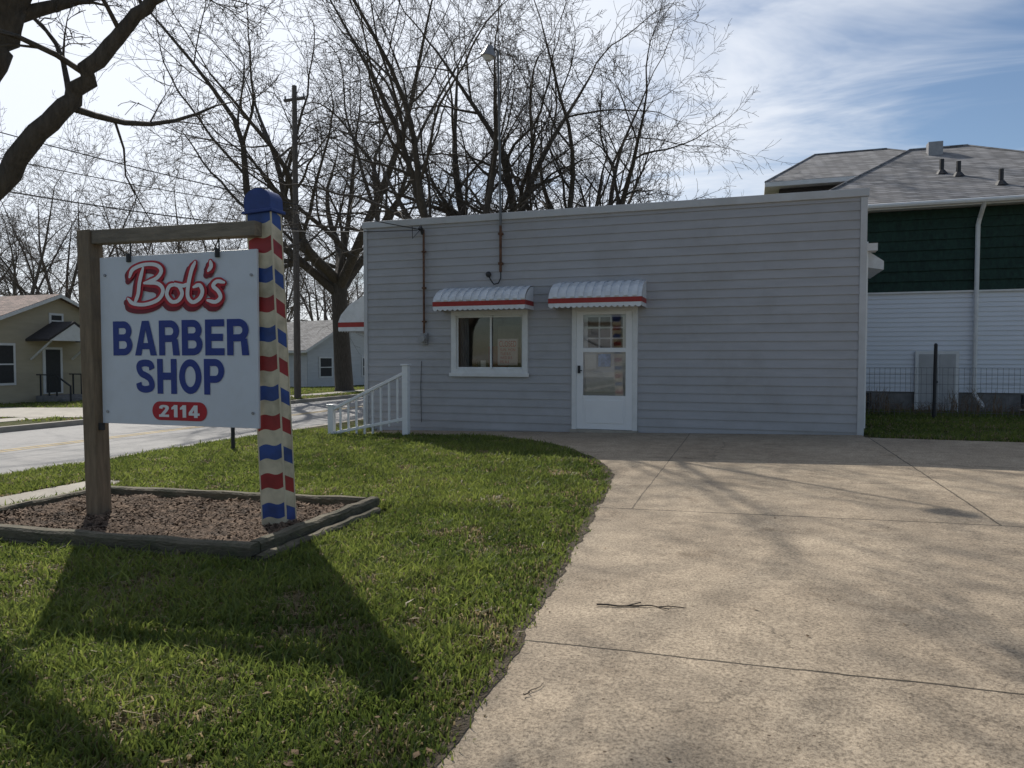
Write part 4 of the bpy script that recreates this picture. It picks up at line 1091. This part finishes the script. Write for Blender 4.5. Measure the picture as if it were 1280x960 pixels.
def blades(name, x, y, dist_):
    n = len(x)
    patch = nz(x, y); patch2 = nz(x+7, y-3, 3.1); patch3 = nz(x-2, y+5, 1.9)
    bare = np.clip((patch3-.22)*3.0, 0, 1)
    dryp = np.clip(.16+.30*(patch2 > .22)+.22*(patch > .35)+.45*bare, 0, .85)
    dry = rng.random(n) < dryp
    xe = xedge(y); near = np.clip(1-(xe-x)/.45, 0, 1)*(y < 11.5)*(x < xe+.1)
    keep = rng.random(n) > .6*near+.25*(patch2 > .55)+.5*bare
    x, y, patch, patch2, dry, dist_, near = [a[keep] for a in (x, y, patch, patch2, dry, dist_, near)]; n = len(x)
    h = (.038+.034*rng.random(n)+.024*patch+.022*patch2)*(1+.6*(rng.random(n) < .09))*(1-.4*near)
    h = np.maximum(h, .018)*np.where(dry, .75, 1.0)
    w = (.0021+.0017*rng.random(n))*(1+dist_*.17)*np.where(rng.random(n) < .04, 2.0, 1)
    az = rng.uniform(0, 2*np.pi, n); la = rng.uniform(0, 2*np.pi, n); lean = h*rng.uniform(.1, 1.1, n)*np.where(dry, 1.6, 1)
    wx, wy = np.cos(az)*w, np.sin(az)*w; lx, ly = np.cos(la)*lean, np.sin(la)*lean
    z = 0.022*(np.clip(x, -32, 1.74)-1.74)
    v = np.zeros((n, 5, 3))
    v[:, 0] = np.c_[x-wx, y-wy, z-.004]; v[:, 1] = np.c_[x+wx, y+wy, z-.004]
    mx_, my_ = x+lx*.3, y+ly*.3; mz = z+h*.6
    v[:, 2] = np.c_[mx_+wx*.75, my_+wy*.75, mz]; v[:, 3] = np.c_[mx_-wx*.75, my_-wy*.75, mz]
    v[:, 4] = np.c_[x+lx, y+ly, z+h*np.where(dry, .6, .95)]
    base = (np.arange(n)*5)[:, None]
    tri = np.concatenate([base+[0, 1, 2], base+[0, 2, 3], base+[3, 2, 4]], 1).reshape(-1)
    me = bpy.data.meshes.new(name)
    me.vertices.add(n*5); me.vertices.foreach_set('co', v.ravel())
    me.loops.add(n*9); me.loops.foreach_set('vertex_index', tri.astype(np.int32))
    me.polygons.add(n*3); me.polygons.foreach_set('loop_start', np.arange(0, n*9, 3, dtype=np.int32))
    me.update(calc_edges=True)
    g1 = np.array([.078, .112, .024]); g2 = np.array([.185, .215, .048]); dr_ = np.array([.31, .245, .135])
    m_ = np.clip(.5+.55*patch+.28*rng.normal(0, 1, n), 0, 1)[:, None]
    col = g1*(1-m_)+g2*m_
    col = np.where(dry[:, None], dr_*rng.uniform(.55, 1.1, (n, 1)), col)
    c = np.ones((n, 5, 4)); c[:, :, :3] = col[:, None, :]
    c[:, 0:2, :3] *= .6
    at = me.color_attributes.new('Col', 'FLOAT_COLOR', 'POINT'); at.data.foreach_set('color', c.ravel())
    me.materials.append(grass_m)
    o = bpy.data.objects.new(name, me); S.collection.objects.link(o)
    return o
yaw = math.radians(18.4)
N = 440000
ang = rng.uniform(-.78, .22, N); r = rng.uniform(1.3, 15.0, N)
a = math.pi/2+yaw-ang
x = r*np.cos(a); y = r*np.sin(a)
ok = allowed(x, y)
x, y, r = x[ok], y[ok], r[ok]
x2 = rng.uniform(1.8, 11, 40000); y2 = rng.uniform(12.33, 18.9, 40000)
x3 = rng.uniform(-30, -17.3, 40000); y3 = rng.uniform(14, 40, 40000); ok3 = allowed(x3, y3); x3, y3 = x3[ok3], y3[ok3]
x = np.concatenate([x, x2, x3]); y = np.concatenate([y, y2, y3]); r = np.concatenate([r, np.full(len(x2), 14.), np.full(len(x3), 28.)])
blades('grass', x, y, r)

leaf_m = M('dead_leaf', (.17, .11, .06), .9, .5, 4)
mb = MB(); R = random.Random(9)
for i in range(300):
    rr = R.uniform(1.8, 9); aa = math.pi/2+yaw-R.uniform(-.7, .55)
    x, y = rr*math.cos(aa), rr*math.sin(aa)
    xe = float(xedge(y)); on = x > xe
    if on and R.random() < .7: continue
    if y > 11.8 or x < -6.7: continue
    z = gz(x)+(TH+.003 if on else .03); s_ = R.uniform(.003, .008) if on else R.uniform(.007, .016); r0 = R.uniform(0, 6.28)
    pts = []
    for k in range(6):
        q_ = r0+k*1.047; l = s_*(1.0 if k % 3 else 1.6); pts.append((x+l*math.cos(q_), y+l*math.sin(q_), z+R.uniform(0, .008)))
    mb.face(pts, leaf_m)
mb.done('fallen_leaves')
mb = MB(); R = random.Random(4)
def stick(x0, y0, x1, y1, r, n=9):
    pts = []
    for i in range(n+1):
        t_ = i/n; pts.append((x0+(x1-x0)*t_+R.gauss(0, .006), y0+(y1-y0)*t_+R.gauss(0, .006), gz(x0)+TH+r+.004+abs(R.gauss(0, .004))))
    mb.tube(pts, [r*(1-.6*i/n) for i in range(n+1)], bark_m, 5)
    return pts
pt = stick(-.74, 3.62, -.28, 3.72, .005)
mb.tube([pt[3], (pt[3][0]+.07, pt[3][1]+.05, pt[3][2]+.01)], .003, bark_m, 4); mb.tube([pt[6], (pt[6][0]+.06, pt[6][1]-.04, pt[6][2]+.008)], .003, bark_m, 4)
stick(-.80, 2.55, -.76, 2.68, .0025)
mb.done('fallen_twig')
mb = MB(); R = random.Random(14)
for i in range(700):
    x = R.uniform(1.9, 8.5); y = R.uniform(17.6, 18.8)
    h = R.uniform(.15, .5)*(1.2 if math.sin(x*3) > 0 else .6)
    mb.tube([(x, y, 0), (x+R.gauss(0, .04), y+R.gauss(0, .04), h*.6), (x+R.gauss(0, .09), y+R.gauss(0, .09), h)], [.006, .005, .002], leaf_m if R.random() < .7 else bark2_m, 3, cap=False)
mb.done('dry_weeds')

# ------------------------------------------------------------------ light
SUNV = V((-.9, .88, 1.0)).normalized()
elev = math.asin(SUNV.z); azr = math.atan2(SUNV.x, SUNV.y)
sd = bpy.data.lights.new('sun', 'SUN'); sd.energy = 5.0; sd.angle = math.radians(.45); sd.color = (1, .95, .87)
so = bpy.data.objects.new('sun', sd); S.collection.objects.link(so)
so.rotation_euler = (-SUNV).to_track_quat('-Z', 'Y').to_euler(); so.location = (-20, 20, 25)
w = bpy.data.worlds.new('World'); S.world = w; w.use_nodes = True
nt = w.node_tree; nt.nodes.clear(); L = nt.links
o = nd(nt, 'ShaderNodeOutputWorld'); bg = nd(nt, 'ShaderNodeBackground'); bg.inputs['Strength'].default_value = .10
sk = nd(nt, 'ShaderNodeTexSky'); sk.sky_type = 'NISHITA'; sk.sun_disc = False; sk.sun_elevation = elev; sk.sun_rotation = azr
sk.air_density = 1.0; sk.dust_density = .5; sk.ozone_density = 2.5
tc = nd(nt, 'ShaderNodeTexCoord'); sp = nd(nt, 'ShaderNodeSeparateXYZ'); L.new(tc.outputs['Generated'], sp.inputs[0])
ad = nd(nt, 'ShaderNodeMath', operation='ADD'); ad.inputs[1].default_value = .18; L.new(sp.outputs[2], ad.inputs[0])
mxm = nd(nt, 'ShaderNodeMath', operation='MAXIMUM'); mxm.inputs[1].default_value = .05; L.new(ad.outputs[0], mxm.inputs[0])
dx = nd(nt, 'ShaderNodeMath', operation='DIVIDE'); dy = nd(nt, 'ShaderNodeMath', operation='DIVIDE')
L.new(sp.outputs[0], dx.inputs[0]); L.new(mxm.outputs[0], dx.inputs[1]); L.new(sp.outputs[1], dy.inputs[0]); L.new(mxm.outputs[0], dy.inputs[1])
cb = nd(nt, 'ShaderNodeCombineXYZ'); L.new(dx.outputs[0], cb.inputs[0]); L.new(dy.outputs[0], cb.inputs[1])
mp = nd(nt, 'ShaderNodeMapping'); mp.inputs['Scale'].default_value = (.7, 1.7, 1); mp.inputs['Rotation'].default_value = (0, 0, .5); mp.inputs['Location'].default_value = (2.3, 1.1, 0)
L.new(cb.outputs[0], mp.inputs[0])
n1 = nd(nt, 'ShaderNodeTexNoise'); n1.inputs['Scale'].default_value = 1.4; n1.inputs['Detail'].default_value = 6; n1.inputs['Roughness'].default_value = .6; n1.inputs['Distortion'].default_value = .6
L.new(mp.outputs[0], n1.inputs['Vector'])
vm = nd(nt, 'ShaderNodeVectorMath', operation='DOT_PRODUCT'); L.new(tc.outputs['Generated'], vm.inputs[0]); vm.inputs[1].default_value = SUNV
sm = nd(nt, 'ShaderNodeMapRange'); L.new(vm.outputs['Value'], sm.inputs[0]); sm.inputs[1].default_value = .55; sm.inputs[2].default_value = 1; sm.inputs[3].default_value = 0; sm.inputs[4].default_value = .5
a1 = nd(nt, 'ShaderNodeMath', operation='ADD'); L.new(n1.outputs['Fac'], a1.inputs[0]); L.new(sm.outputs[0], a1.inputs[1])
rp = nd(nt, 'ShaderNodeMapRange'); rp.interpolation_type = 'SMOOTHSTEP'; L.new(a1.outputs[0], rp.inputs[0]); rp.inputs[1].default_value = .45; rp.inputs[2].default_value = .82; rp.inputs[3].default_value = .0; rp.inputs[4].default_value = .85
cm = nd(nt, 'ShaderNodeMapRange'); L.new(vm.outputs['Value'], cm.inputs[0]); cm.inputs[1].default_value = .2; cm.inputs[2].default_value = 1; cm.inputs[3].default_value = 7.6; cm.inputs[4].default_value = 11
cc = nd(nt, 'ShaderNodeVectorMath', operation='SCALE'); cc.inputs[0].default_value = (.94, .98, 1.05); L.new(cm.outputs[0], cc.inputs['Scale'])
mx = nd(nt, 'ShaderNodeMix', data_type='RGBA'); L.new(rp.outputs[0], mx.inputs[0]); L.new(sk.outputs[0], mx.inputs[6]); L.new(cc.outputs[0], mx.inputs[7])
L.new(mx.outputs[2], bg.inputs[0]); L.new(bg.outputs[0], o.inputs[0])

S.view_settings.view_transform = 'Standard'; S.view_settings.look = 'None'; S.view_settings.exposure = 0

# ------------------------------------------------------------------ camera
cd = bpy.data.cameras.new('camera'); co = bpy.data.objects.new('camera', cd); S.collection.objects.link(co)
cd.sensor_width = 36; cd.lens = 25.03; cd.clip_start = .05; cd.clip_end = 2000
co.location = (0, 0, 1.25); co.rotation_euler = (math.radians(90-2.06), 0, yaw)
S.camera = co
